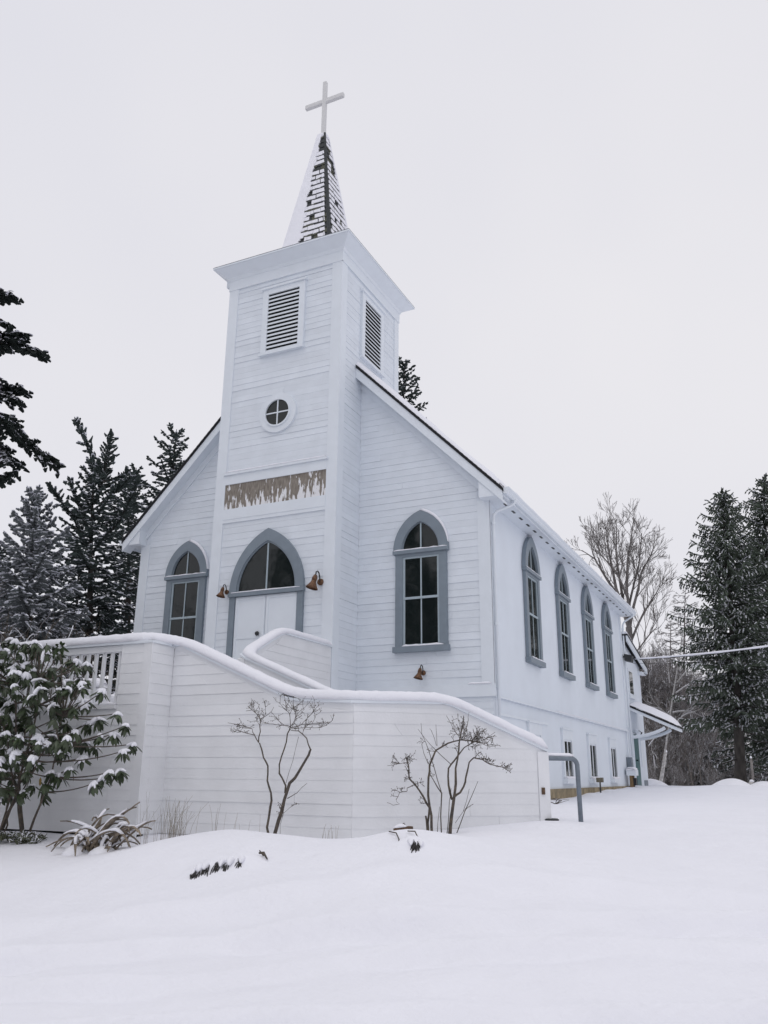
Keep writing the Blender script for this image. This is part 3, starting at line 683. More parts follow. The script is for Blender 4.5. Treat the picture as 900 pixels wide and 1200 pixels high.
for i in range(nu-1):
    for j in range(nv-1): sf_.append((i*nv+j, (i+1)*nv+j, (i+1)*nv+j+1, i*nv+j+1))
MB().add(sv, sf_).build('snow_layer', SNOW, hood, smooth=True)
for y in (PY0+.06, PY1-.06):
    pts = [(.03+1.15*math.sin(t)*1.0, y, 1.30+.42*math.sin(t*.75)**1.6) for t in np.linspace(.0, 1.25, 8)]
    MB().tube(pts, .06, 6).build('bracket', WHITE2, hood)
# floodlight and twin spotlights
fl = thing('floodlight', (.0, 14.55, 3.9), 'black floodlight mounted under the annex roof edge', 'floodlight')
p = on(736, 771, 0, .18); MB().box(-.0, .10, p[1]-.05, p[1]+.05, p[2]+.02, p[2]+.08).build('bracket', DARKM, fl)
MB().add([(.08, p[1]-.2, p[2]-.10), (.30, p[1]-.2, p[2]-.16), (.34, p[1]-.2, p[2]+.06), (.08, p[1]-.2, p[2]+.12), (.08, p[1]+.2, p[2]-.10), (.30, p[1]+.2, p[2]-.16), (.34, p[1]+.2, p[2]+.06), (.08, p[1]+.2, p[2]+.12)], [(0, 1, 2, 3), (7, 6, 5, 4), (0, 4, 5, 1), (1, 5, 6, 2), (2, 6, 7, 3), (3, 7, 4, 0)]).build('housing', DARKM, fl)
ts = thing('twin_spotlight', (.0, 14.9, 1.7), 'small twin-headed spotlight on the annex wall beside the porch bracket', 'spotlight')
p = on(746, 857, 0, .1)
MB().tube([(.0, p[1], p[2]), (.05, p[1], p[2])], .07, 10).build('base_plate', WHITE2, ts)
for s in (-1, 1): MB().tube([(.05, p[1]+s*.03, p[2]), (.12, p[1]+s*.14, p[2]-.02), (.2, p[1]+s*.18, p[2]-.10)], [.03, .07, .09], 10).build('lamp_head', DARKM if s > 0 else WHITE2, ts)
# utilities at the nave's back corner
mt_ = thing('gas_meter', (.2, 13.3, -.35), 'snow-topped gas meter with brown pipes at the back corner of the nave', 'meter')
MB().box(.03, .32, 13.05, 13.55, .05, .22).build('hood', WHITE2, mt_); snowstrip(mt_, line((.17, 13.02, .215), (.17, 13.58, .215), 6), .30, .10)
for y, zt in ((13.15, .06), (13.4, .02), (13.6, .15)): MB().tube([(.14, y, -.42), (.14, y, zt)], .04, 8).build('pipe', mat('meter_pipe', (.20, .13, .06), .8, .3, 12), mt_)
MB().box(.08, .26, 13.38, 13.62, -.25, -.02).build('regulator', DARKM, mt_)
eb = thing('electric_box', (.05, 13.85, .3), 'small grey electric box on the wall by the rear downspout', 'electric box')
MB().pbox(Fs, 13.55, 13.85, .28, .62, -.035, .12).build('cabinet', PIPE, eb); MB().tube([(.03, 13.7, .62), (.03, 13.7, 1.42)], .02, 6).build('conduit', WHITE2, eb)
sb = thing('sprinkler_box', (.2, 9.0, -.4), 'small brown box on a stake against the stained foundation', 'box')
p = on(703, 914, 0, .25); MB().box(.17, .33, p[1]-.09, p[1]+.09, p[2]-.06, p[2]+.06).build('box', mat('weathered_box', (.13, .115, .085), .8, .3, 10), sb); MB().tube([(.25, p[1], gz(.25, p[1])-.1), (.25, p[1], p[2])], .02, 6).build('stake', DARKM, sb)

# ------------------------------------------------------------------ entrance stair: parapet walls, landings, balustrade
stair = thing('entrance_stair', (-2.0, -4.6, -.85), 'white clapboard walled entrance stair with snow-capped parapet in front of the church', 'stair')
YL, YS = -6.1, -5.6; XC = -3.115; WT = .15
Fa = lambda u, z, n: (u, YL-n, z)                      # left parapet, faces the road
Fb = lambda u, z, n: (XC+n, u, z)                      # short return
Fc = lambda u, z, n: (u, YS-n, z)                      # stair flight wall
Fd = lambda u, z, n: (WB[0]+DIR45[0]*u+NOR45[0]*n, WB[1]+DIR45[1]*u+NOR45[1]*n, z)   # angled flight
ZB = -.80
def topc(x):   # wall top along the stair flight (under the cap)
    a = (-2.98, 1.80); b = (-1.02, .955); c = (WB[0], .90)
    if x <= a[0]: return 1.82
    if x <= b[0]: return a[1]+(b[1]-a[1])*(x-a[0])/(b[0]-a[0])
    return b[1]+(c[1]-b[1])*(x-b[0])/(c[0]-b[0])
def topd(u):
    if u <= 1.33: return .90+.03*u/1.33
    return .93-(u-1.33)/(LEN45-1.33)*.60
def wallmass(name, F, u0, u1, top, th, n=16):
    us = np.linspace(u0, u1, n)
    return MB().prism(F, [(u0, ZB-.35), (u1, ZB-.35)]+[(u, top(u)) for u in us[::-1]], -th, -.004).build(name, STAIRW, stair)
XG = on(143, 765, 1, YL)[0]
wa = MB().pbox(Fa, XG, XC, ZB, 1.80, -WT, -.004).build('parapet_wall', STAIRW, stair)
wb_ = MB().pbox(Fa, -6.7, XG-.002, ZB, .88, -WT, -.004).build('parapet_wall', STAIRW, stair)
wr = MB().pbox(Fb, YL+.0, YS, ZB, 1.80, -WT, -.004).build('parapet_wall', STAIRW, stair)
wc = wallmass('parapet_wall', Fc, XC, WB[0], topc, WT, 24); wd = wallmass('parapet_wall', Fd, 0, LEN45, topd, WT, 20)
m = MB(); m.pbox(Fa, -6.7, XC, ZB-.4, ZB, -WT, -.03); m.pbox(Fc, XC, WB[0], ZB-.4, ZB, -WT, -.03); m.pbox(Fd, 0, LEN45-.02, ZB-.4, ZB, -WT, -.03); m.build('shadow_gap_strip', DARK, stair)  # near-black recessed strip imitating the shadow gap under the wall bottom
def inv(top, us):
    """largest u interval where the wall is at least z high (tops only fall to the right)"""
    def f(z):
        u = us[0]
        for q in us:
            if top(q) >= z-.002: u = q
        return u
    return f
SE = .145
siding(wa, Fa, ZB, 1.78, lambda z: XG, lambda z: XC-.14, STAIRW, split=0, e=SE, seed=21)
siding(wb_, Fa, ZB, .86, lambda z: -6.7, lambda z: XG-.002, STAIRW, split=.3, e=SE, seed=22)
siding(wr, Fb, ZB, 1.78, lambda z: YL+.0, lambda z: YS-.022, STAIRW, split=0, e=SE, seed=23)
siding(wc, Fc, ZB, 1.76, lambda z: XC+.002, inv(lambda u: topc(u)-.07, np.linspace(XC+.01, WB[0], 300)), STAIRW, split=.45, e=SE, seed=24)
siding(wd, Fd, ZB, .86, lambda z: 0.0, inv(lambda u: topd(u)-.07, np.linspace(0.01, LEN45-.16, 300)), STAIRW, split=.4, e=SE, seed=25)
MB().pbox(Fa, XC-.14, XC+.014, ZB-.05, 1.80, -.01, .016).build('corner_board', STAIRW, stair); MB().pbox(Fd, LEN45-.15, LEN45+.02, ZB-.3, topd(LEN45)-.0, -.155, .016).build('corner_board', STAIRW, stair)
# caps and snow along the outer parapet
def fpt(F, u, z, n): return np.array(F(u, z, n))
outer = [fpt(Fa, u, 1.80, -WT/2) for u in np.linspace(-6.7, XC-.02, 24)]+[fpt(Fb, u, 1.80, -WT/2) for u in np.linspace(YL+.12, YS+.02, 4)]
outer += [fpt(Fc, u, topc(u), -WT/2) for u in np.linspace(XC+.12, WB[0]-.05, 26)]+[fpt(Fd, u, topd(u), -WT/2) for u in np.linspace(.08, LEN45-.0, 24)]
def sweep(parent, pts, w, h, dz, name, mt, miter=True):
    vs = []; fs = []
    for i, p in enumerate(pts):
        d = pts[min(i+1, len(pts)-1)]-pts[max(i-1, 0)]; d = d.copy(); d[2] = 0; d = nrm(d); s = np.array([d[1], -d[0], 0])
        vs += [p+s*w/2+(0, 0, dz), p-s*w/2+(0, 0, dz), p-s*w/2+(0, 0, dz+h), p+s*w/2+(0, 0, dz+h)]
    for i in range(len(pts)-1):
        for k in range(4): fs.append((4*i+k, 4*i+(k+1) % 4, 4*i+4+(k+1) % 4, 4*i+4+k))
    n = len(pts)-1; fs += [(0, 1, 2, 3), (4*n+3, 4*n+2, 4*n+1, 4*n)]
    return MB().add(vs, fs).build(name, mt, parent)
sweep(stair, outer, WT+.075, .035, .0, 'parapet_cap', WHITE2)
sm = [p+np.array([0, 0, .034]) for p in outer]
for _ in range(5): sm = [sm[0]]+[(sm[i-1]+sm[i]*2+sm[i+1])/4 for i in range(1, len(sm)-1)]+[sm[-1]]
fine = []
for a, b in zip(sm[:-1], sm[1:]): fine += [a, (a+b)/2]
fine.append(sm[-1])
snowstrip(stair, fine, .255, .135, seg=11, jitter=.045)
# inner parapet of porch and flight
XI = TX1+.0; YI = -4.0
Fe = lambda u, z, n: (XI+n, u, z); Fg = lambda u, z, n: (u, YI-n, z)
tope = lambda y: 2.40 if y > -2.87 else 2.40-(-2.87-y)/1.13*.58
topg = lambda x: max(.88, 1.82-(x-XI)*.42)
we = MB().prism(Fe, [(YI, -.9), (TY0+.0, -.9), (TY0, 2.40), (-2.87, 2.40), (YI, 1.82)], -WT, -.004).build('porch_wall', STAIRW, stair)
wg = MB().prism(Fg, [(XI, -.9), (-.74, -.9), (-.74, topg(-.74)), (XI, topg(XI))], -WT, -.004).build('stair_inner_wall', STAIRW, stair)
def loe(z): return YI if z < 1.82 else -2.87-(2.40-z)/.58*1.13
siding(we, Fe, .30, 2.33, lambda z: loe(min(2.39, z+.10)), lambda z: TY0-.036, STAIRW, split=0, seed=31)
siding(wg, Fg, .0, 1.75, lambda z: XI+.03, lambda z: max(XI+.1, min(-.75, XI+(1.82-z-.08)/.42)), STAIRW, split=0, seed=32)
MB().pbox(Fd, -.2, 1.5, -.9, .85, -1.75, -1.6).build('stair_inner_wall', STAIRW, stair)
inn = [np.array((XI-WT/2, y, tope(y))) for y in np.linspace(TY0-.02, YI+.12, 22)]+[np.array((x, YI+WT/2, topg(x))) for x in np.linspace(XI+.04, -.74, 18)]
sweep(stair, inn, WT+.06, .03, .0, 'parapet_cap', WHITE2)
sm = [p+np.array([0, 0, .029]) for p in inn]
for _ in range(2): sm = [sm[0]]+[(sm[i-1]+sm[i]*2+sm[i+1])/4 for i in range(1, len(sm)-1)]+[sm[-1]]
snowstrip(stair, sm, .225, .11, seg=9, jitter=.05)
# decks and steps under snow
m = MB(); m.box(TX0, XI-WT, YI+.9, TY0-.035, -.9, 1.36); m.build('porch_deck', STAIRW, stair)
for i in range(3): MB().box(TX0, XI-WT, YI+.6-.3*i, YI+.9-.3*i, -.9, 1.25-.11*i).build('step', STAIRW, stair)
MB().box(-6.7, XI-WT, YL+WT+.01, YI-.0, -.9, .86).build('landing', STAIRW, stair)
for i in range(7): MB().box(XI-WT+.28*i, XI-WT+.28*(i+1)-.001, YS+WT+.01, YI-.01, -.9, .76-.115*i).build('step', STAIRW, stair)
MB().box(XI-WT+1.96, WB[0]-.05, YS+WT+.01, YI-.01, -.9, -.08).build('landing', STAIRW, stair)
def snowpad(parent, x0, x1, y0, y1, z, h, n=14):
    vs = []; fs = []
    for i in range(n):
        for j in range(n):
            a = x0+(x1-x0)*i/(n-1); b = y0+(y1-y0)*j/(n-1); e = min(1, (min(i, n-1-i, j, n-1-j))/2)
            vs.append((a, b, z+h*(.35+.65*e**.5)+.03*math.sin(a*2.3+b*1.7)*e+(-h if min(i, n-1-i, j, n-1-j) == 0 else 0)))
    for i in range(n-1):
        for j in range(n-1): fs.append((i*n+j, (i+1)*n+j, (i+1)*n+j+1, i*n+j+1))
    return MB().add(vs, fs).build('snow_pad', SNOW, parent, smooth=True)
snowpad(stair, -6.65, XI-WT-.02, YL+WT+.03, YI-.02, .862, .25); snowpad(stair, TX0+.02, XI-WT-.02, YI+.1, TY0-.05, 1.362, .10)
# rear parapet of the landing with drifted snow, seen through the balusters
MB().box(-6.7, TX0-.6, YI, YI+WT, -.9, 1.50).build('landing_back_wall', STAIRW, stair)
MB().box(TX0-.599, TX0+.0, YI, YI+WT, -.9, 1.45).build('landing_back_wall', STAIRW, stair)
snowstrip(stair, line((-6.7, YI+.07, 1.50), (TX0, YI+.07, 1.46), 16), .24, .16, jitter=.1)
# balustrade
MB().pbox(Fa, -6.7, XG-.002, .88, .93, -WT-.01, .035).build('bottom_rail', STAIRW, stair); MB().pbox(Fa, -6.7, XG-.002, 1.705, 1.795, -WT+.02, -.01).build('top_rail', STAIRW, stair)
bm = None
for i in range(20):
    x = XG-.085-.157*i
    if x < -6.6: break
    if bm is None:
        q = MB(); q.box(-.022, .022, -.022, .022, .931, 1.704); bb = q.build('baluster', STAIRW, stair, local=True); bm = bb.data
    else: bb = link('baluster', bm, stair)
    bb.location = np.array((x, YL+.075, 0))-base_of(stair)
snowstrip(stair, line((-6.7, YL+.03, .93), (XG-.01, YL+.03, .93), 20), .12, .05, jitter=.3)
# small brown box at the wall's end
jb = thing('junction_box', Fd(LEN45-.09, .0, .05), 'tiny rusty electric box on the end post of the stair wall', 'electric box')
p = onpl(633, 927, (*NOR45, 0), (*WB, 0)); MB().pbox(Fd, LEN45-.115, LEN45-.07, p[2]-.045, p[2]+.045, .016, .035).build('cover', LOGM, jb)

# handrail of bent pipe
hr = thing('pipe_handrail', (2.28, -3.25, -.6), 'grey bent pipe handrail with snow on top beside the stair end', 'handrail')
a = onpl(640, 889, (*NOR45, 0), (WB[0]-.0, WB[1], 0)); b = onpl(676, 889, (*NOR45, 0), (*WB, 0)); e = onpl(681, 962, (*NOR45, 0), (*WB, 0))
ab = nrm(np.array([b[0]-a[0], b[1]-a[1], 0])); zt = .245; st_ = np.array(Fd(LEN45-.25, zt, -.08)); en = np.array([e[0], e[1], gz(e[0], e[1])-.25])
cor = np.array([b[0], b[1], zt]); pts = [st_, cor-ab*.10]+[cor-ab*.10*(1-math.sin(t))-np.array([0, 0, .10*(1-math.cos(t))]) for t in np.linspace(.2, 1.4, 6)]+[cor-np.array([0, 0, .14]), en]
MB().tube(pts, .034, 10).build('pipe', PIPE, hr, smooth=True)
snowstrip(hr, [q+np.array([0, 0, .028]) for q in line(st_+ab*.28, cor-ab*.06, 8)], .062, .045)

# ------------------------------------------------------------------ sconces
def sconce(px, py, F, plane_y, label, turn, sc=1.0):
    p = on(px, py, 1, plane_y-.12); t = thing('wall_sconce', (p[0], plane_y, p[2]), label, 'wall lamp', 'copper gooseneck wall lamps')
    b = np.array([p[0], plane_y-.024, p[2]])
    m = MB(); m.tube([b, b+(0, -.035, 0)], [.062*sc, .055*sc], 14); m.build('backplate', COPPER, t, smooth=True)
    c = [b+np.array([0, -.03, .0]), b+np.array([.01, -.06, .09])*sc, b+np.array([.01, -.09, .15])*sc, b+np.array([.005, -.125, .172])*sc, b+np.array([0, -.165, .15])*sc, b+np.array([0, -.18, .09])*sc]
    MB().tube(c, .012*sc, 8).build('gooseneck', DARKM, t, smooth=True)
    k = c[-1]; dn = nrm(np.array([-.22*turn, -.15, -1.0]))
    MB().tube([k, k+dn*.05*sc, k+dn*.10*sc], [.03*sc, .047*sc, .047*sc], 14).build('socket', COPPER, t, smooth=True)
    MB().tube([k+dn*.09*sc, k+dn*.14*sc, k+dn*.20*sc, k+dn*.245*sc, k+dn*.25*sc], [.04*sc, .05*sc, .085*sc, .115*sc, .108*sc], 18, cap=False).build('shade', COPPER, t, smooth=True)
sconce(263, 693, Ft, TY0, 'copper gooseneck lamp left of the main door', .6, .85)
sconce(373, 681, Ft, TY0, 'copper gooseneck lamp right of the main door, by the tower corner', 1, 1.15)
sconce(494, 788, Ff, 0.0, 'copper gooseneck lamp below the right front window', .8, .85)

# ------------------------------------------------------------------ service wires
def wire(name, A, B, sag, label, r_=.012, snow=.03):
    A, B = np.array(A, float), np.array(B, float); pts = [A+(B-A)*t-np.array([0, 0, sag*4*t*(1-t)]) for t in np.linspace(0, 1, 28)]
    t_ = thing(name, A, label, 'wire'); MB().tube(pts, r_, 6).build('cable', DARKM, t_, smooth=True)
    if snow: MB().tube([p+np.array([0, 0, r_+snow*.55]) for p in pts], [snow*(1+rng.uniform(-.3, .2)) for _ in pts], 6).build('snow', SNOWF, t_, smooth=True)
A = (0.03, 16.4, 4.12); wire('power_line', A, at(1010, 741, 27.0), .12, 'snow-laden power line running from the annex to the right', .014, .038)
wire('telephone_line', (.03, 16.0, 3.95), at(1010, 722, 33.0)+np.array([0, 0, -.9]), .3, 'thin lower wire slanting from the annex below the power line', .006, 0)

# ------------------------------------------------------------------ vegetation generators
def brush(acc, P0, P1, w, snow, mi=0, ms=1, up=.55):
    """needle sprays: two crossed blades per twig piece, snow lying on top of some"""
    P0 = np.asarray(P0); P1 = np.asarray(P1); n = len(P0)
    if not n: return
    d = P1-P0; d /= np.linalg.norm(d, axis=1, keepdims=True)+1e-9
    rv = rng.normal(size=(n, 3)); a = np.cross(d, rv); a /= np.linalg.norm(a, axis=1, keepdims=True)+1e-9; b = np.cross(d, a)
    w = np.broadcast_to(np.asarray(w, float), (n,))[:, None]*rng.uniform(.7, 1.3, (n, 1))
    for v in (a, b):
        acc.quads(np.stack([P0-v*w, P0+v*w, P1+v*w*.35, P1-v*w*.35], 1), mi)
    k = rng.random(n) < snow
    if k.any():
        s = np.cross(d, [0, 0, 1.]); s /= np.linalg.norm(s, axis=1, keepdims=True)+1e-9
        u = np.array([0, 0, 1.])*w*up
        q = np.stack([P0-s*w*.9+u, P0+s*w*.9+u, P1+s*w*.5+u, P1-s*w*.5+u], 1)
        acc.quads(q[k], ms)
        z_ = np.array([0, 0, 1.])*w; acc.quads(np.stack([P0+z_*.25, P1+z_*.15, P1+z_*.75, P0+z_*1.15], 1)[k], ms)
def branch_spray(acc, pts, step, l0, l1, w, seg, snow, droop=.25, ang=.95, hang=0.0, tip=True, bark=None, r0=.03, fill=1.0):
    """side twigs with needles along a branch polyline"""
    pts = np.asarray(pts, float); dl = np.linalg.norm(np.diff(pts, axis=0), axis=1); cum = np.concatenate([[0], np.cumsum(dl)]); Lb = cum[-1]
    if bark is not None: bark.tube(pts, np.linspace(r0, r0*.25, len(pts)), 4)
    A, B = [], []
    s = Lb*.12 if Lb > 1 else .02; side = 1
    while s < Lb:
        i = min(np.searchsorted(cum, s)-1, len(pts)-2); i = max(i, 0); p = pts[i]+(pts[i+1]-pts[i])*((s-cum[i])/(dl[i]+1e-9)); d = nrm(pts[i+1]-pts[i])
        f = s/Lb; ln = (l0+(l1-l0)*f)*rng.uniform(.55, 1.15)
        lat = nrm(np.cross(d, [0, 0, 1.])+rng.normal(size=3)*.15)
        for sd in (side, -side):
            if rng.random() > fill: continue
            dr = nrm(d*math.cos(ang)+lat*sd*math.sin(ang)+np.array([0, 0, -droop])+rng.normal(size=3)*.18)
            k = max(1, int(ln/seg)); q = p.copy()
            for j in range(k):
                dd = nrm(dr+np.array([0, 0, -hang*(j+1)/k])); e = q+dd*seg; A.append(q); B.append(e+rng.normal(size=3)*.01); q = e
        A.append(p); B.append(p+d*seg)
        s += step*rng.uniform(.7, 1.3); side = -side
    brush(acc, A, B, w, snow)
def fir(name, base, top, rad, label, nb=70, snow=.35, mats=None, w=.055, crown0=.12, lean=None, group=None, tilt=.15, seg=.16, leaders=(), step=.17, upper=.55, hang=.25):
    base = np.array(base, float); top = np.array(top, float); H = top[2]-base[2]
    t = thing(name, base, label, 'tree', group); tr = NP(); cr = NP()
    ts_ = np.linspace(0, 1, 14); tp = [base+(top-base)*q+np.array([math.sin(q*5)*.06, math.cos(q*4)*.06, 0])*H*.06 for q in ts_]; tp[0] = base; tp[-1] = top
    tr.tube(tp, np.maximum(.012, H*.017*(1-ts_)**.9+.01), 8)
    tp = np.array(tp)
    for i in range(nb):
        q = crown0+(1-crown0)*((i+rng.random()*.6)/nb)**.85; q = min(q, .985)
        p = np.array([np.interp(q, ts_, tp[:, k]) for k in range(3)])
        az = i*2.399+rng.uniform(-.4, .4); Lb = rad*((1-q)**.75)*rng.uniform(.6, 1.12)+.22
        el = tilt+upper*max(0, q-.55)/.45-.32*max(0, .5-q)
        hd = np.array([math.cos(az), math.sin(az), 0]); k = 7
        pts = [p+hd*Lb*x*math.cos(el)+np.array([0, 0, Lb*(x*math.sin(el)-.30*x*x*(1-q)+.10*x**3)]) for x in np.linspace(0, 1, k)]
        branch_spray(cr, pts, step*.8, min(.62*Lb, 1.05)*.8, min(.26, .25*Lb+.05), w*.82, seg*.9, snow, droop=.14, hang=hang, bark=tr, r0=.010+.010*Lb)
    for ld in leaders:
        ld = np.array(ld, float); branch_spray(cr, ld, .075, .62, .30, w, seg*.9, snow, droop=-.05, ang=.95, bark=tr, r0=.04)
    tr.build('trunk', BARK, t, smooth=True); cr.build('crown', mats or [NEED, SNOWF], t)
    return t
def gbase(p): return np.array([p[0], p[1], gz(p[0], p[1])-.1])

# left: old firs beyond the church, a snow-laden young fir before them
D1 = 27.0
LEFTG = 'firs left of the church'
tb = gbase(at(112, 800, D1))
def pl(pxs, D, jit=.25): return [at(x, y, D+rng.uniform(-jit, jit)) for x, y in pxs]
fir('old_fir_tree', tb, at(112, 545, D1), 3.6, 'tall dark fir with several bent tops left of the church', nb=120, snow=.38, w=.062, crown0=.04,
    leaders=[pl([(113, 560), (106, 530), (96, 508), (89, 493)], D1), pl([(114, 580), (124, 545), (128, 520), (130, 505)], D1), pl([(118, 590), (140, 572), (152, 560), (163, 560)], D1),
             pl([(105, 650), (88, 610), (72, 588), (57, 568)], D1), pl([(106, 630), (92, 590), (80, 560)], D1), pl([(120, 565), (140, 560), (152, 551)], D1), pl([(115, 640), (140, 610), (155, 580), (160, 560)], D1+.5)])
D2 = 33.0
fir('fir_tree', gbase(at(200, 800, D2)), at(207, 503, D2), 4.4, 'dark fir rising behind the left roof edge of the church', nb=115, snow=.32, w=.07, step=.2, crown0=.04, group='firs left of the church')
D4 = 38.0
fir('fir_tree', gbase(at(150, 800, D4)), at(160, 548, D4), 4.4, 'dark fir between the bent-topped fir and the church eave', nb=100, snow=.36, w=.075, step=.22, crown0=.03, group='firs left of the church')
fir('fir_tree', gbase(at(-20, 800, D4)), at(5, 640, D4), 4.8, 'broad dark fir low at the left edge behind the snowy young fir', nb=90, snow=.5, w=.075, step=.22, crown0=.03, group='firs left of the church')
D3 = 21.0
fir('young_fir_tree', gbase(at(42, 800, D3)), at(43, 582, D3), 2.5, 'young fir heavily coated with snow at left', nb=110, snow=1.0, mats=[NEEDG, SNOWF], w=.062, tilt=.22, seg=.12, step=.15, upper=.75, crown0=.04)
# tip of a fir behind the nave roof
for px_, py_, D_, lab_ in ((95, 640, 44, 'dim far fir low between the snowy young fir and the bent-topped fir'), (165, 630, 46, 'dim far fir low beside the church wall')):
    fir('fir_tree', gbase(at(px_, 800, D_)), at(px_, py_, D_), 4.2, lab_, nb=60, snow=.45, w=.09, step=.26, seg=.2, group=LEFTG, crown0=.03)
D5 = 42.0
fir('fir_tree', gbase(at(476, 800, D5)), at(475, 421, D5), 5.2, 'fir whose top shows above the nave roof beside the tower', nb=120, snow=.25, w=.075, step=.22, group='firs left of the church', crown0=.35)

# near fir just outside the left edge: only its branch ends reach into the picture
DN = 13.0
nb_ = gbase(at(-95, 900, DN)); nt = thing('near_fir_tree', nb_, 'near black-green fir whose snowy branch ends hang in at the left edge', 'tree')
tr, cr = NP(), NP(); tp = np.array([nb_+(at(-80, 150, DN)-nb_)*q for q in np.linspace(0, 1, 12)]); tr.tube(tp, np.linspace(.26, .03, 12), 9)
for pxs, l0, l1, sn in [([(-85, 395), (-40, 400), (0, 402), (22, 404), (44, 412)], .50, .14, .35), ([(-85, 450), (-40, 470), (0, 490), (35, 520), (66, 546)], .62, .14, .4), ([(-85, 330), (-40, 335), (-5, 345), (14, 348)], .5, .12, .45),
                        ([(-85, 430), (-30, 445), (5, 458), (25, 456)], .5, .12, .4), ([(-80, 470), (-30, 500), (0, 520), (14, 545)], .5, .14, .4), ([(-80, 500), (-40, 540), (-5, 560), (8, 558)], .4, .1, .3),
                        ([(-80, 420), (-30, 400), (0, 395), (24, 392)], .4, .12, .3), ([(-80, 455), (-30, 460), (-5, 462), (22, 470)], .5, .14, .4), ([(-85, 360), (-40, 360), (-8, 372), (6, 380)], .3, .1, .3),
                        ([(-85, 300), (-50, 290), (-25, 280)], .5, .1, .3), ([(-85, 520), (-60, 590), (-30, 640)], .6, .1, .3), ([(-85, 250), (-60, 230), (-30, 215)], .4, .1, .3), ([(-90, 600), (-60, 690), (-40, 740)], .6, .1, .3)]:
    pts = [at(x, y, DN+rng.uniform(-.25, .25)) for x, y in pxs]; fine_ = []
    for a, b in zip(pts[:-1], pts[1:]): fine_ += [a, (a+b)/2+rng.normal(size=3)*.02]
    fine_.append(pts[-1]); branch_spray(cr, fine_, .030, l0*.85, l1+.15, .042, .08, sn, droop=.05, ang=.95, hang=.25, bark=tr, r0=.03)
for az in range(30):
    q = rng.uniform(.15, .97); p = tp[0]+(tp[-1]-tp[0])*q; a_ = rng.uniform(0, 6.28); hd = np.array([math.cos(a_), math.sin(a_), 0])
    if hd@_r > -.2: continue
    branch_spray(cr, [p+hd*x*2.2*(1-q*.6)+np.array([0, 0, -.25*x*x]) for x in np.linspace(0, 1, 6)], .16, .6, .14, .05, .13, .35, bark=tr, r0=.03)
tr.build('trunk', BARK, nt, smooth=True); cr.build('crown', [NEEDB, SNOWF], nt)

PROTO = bpy.data.objects['old_fir_tree']
for x_, y_, sc_, rz_, lab_ in ((-41, -24, 1.9, .7, 'tall fir across the road, alone beyond the left end of the mirrored row'), (-35.5, -27, 1.6, 5.5, 'tall fir across the road, next to the lone one at the left end'), (-30, -29, 1.7, 0, 'tall fir across the road, farthest left of those mirrored in the windows'), (-24.5, -31, 1.45, 1.3, 'tall fir across the road, second from the left of those mirrored'), (-19, -33, 1.75, 2.2, 'tall fir across the road, middle one of those mirrored in the windows'), (-13, -33.5, 1.4, 3.6, 'tall fir across the road, second from the right of those mirrored'), (-7.5, -36, 1.7, 4.9, 'tall fir across the road, farthest right of those mirrored in the windows')):
    c = PROTO.copy(); col.objects.link(c); c.name = 'roadside_fir_tree'; c.location = (x_, y_, gz(x_, y_)-.1); c.scale = (sc_,)*3; c.rotation_euler[2] = rz_; tag(c, lab_, 'tree', 'firs across the road')
    for ch_ in PROTO.children:
        k = ch_.copy(); col.objects.link(k); k.parent = c
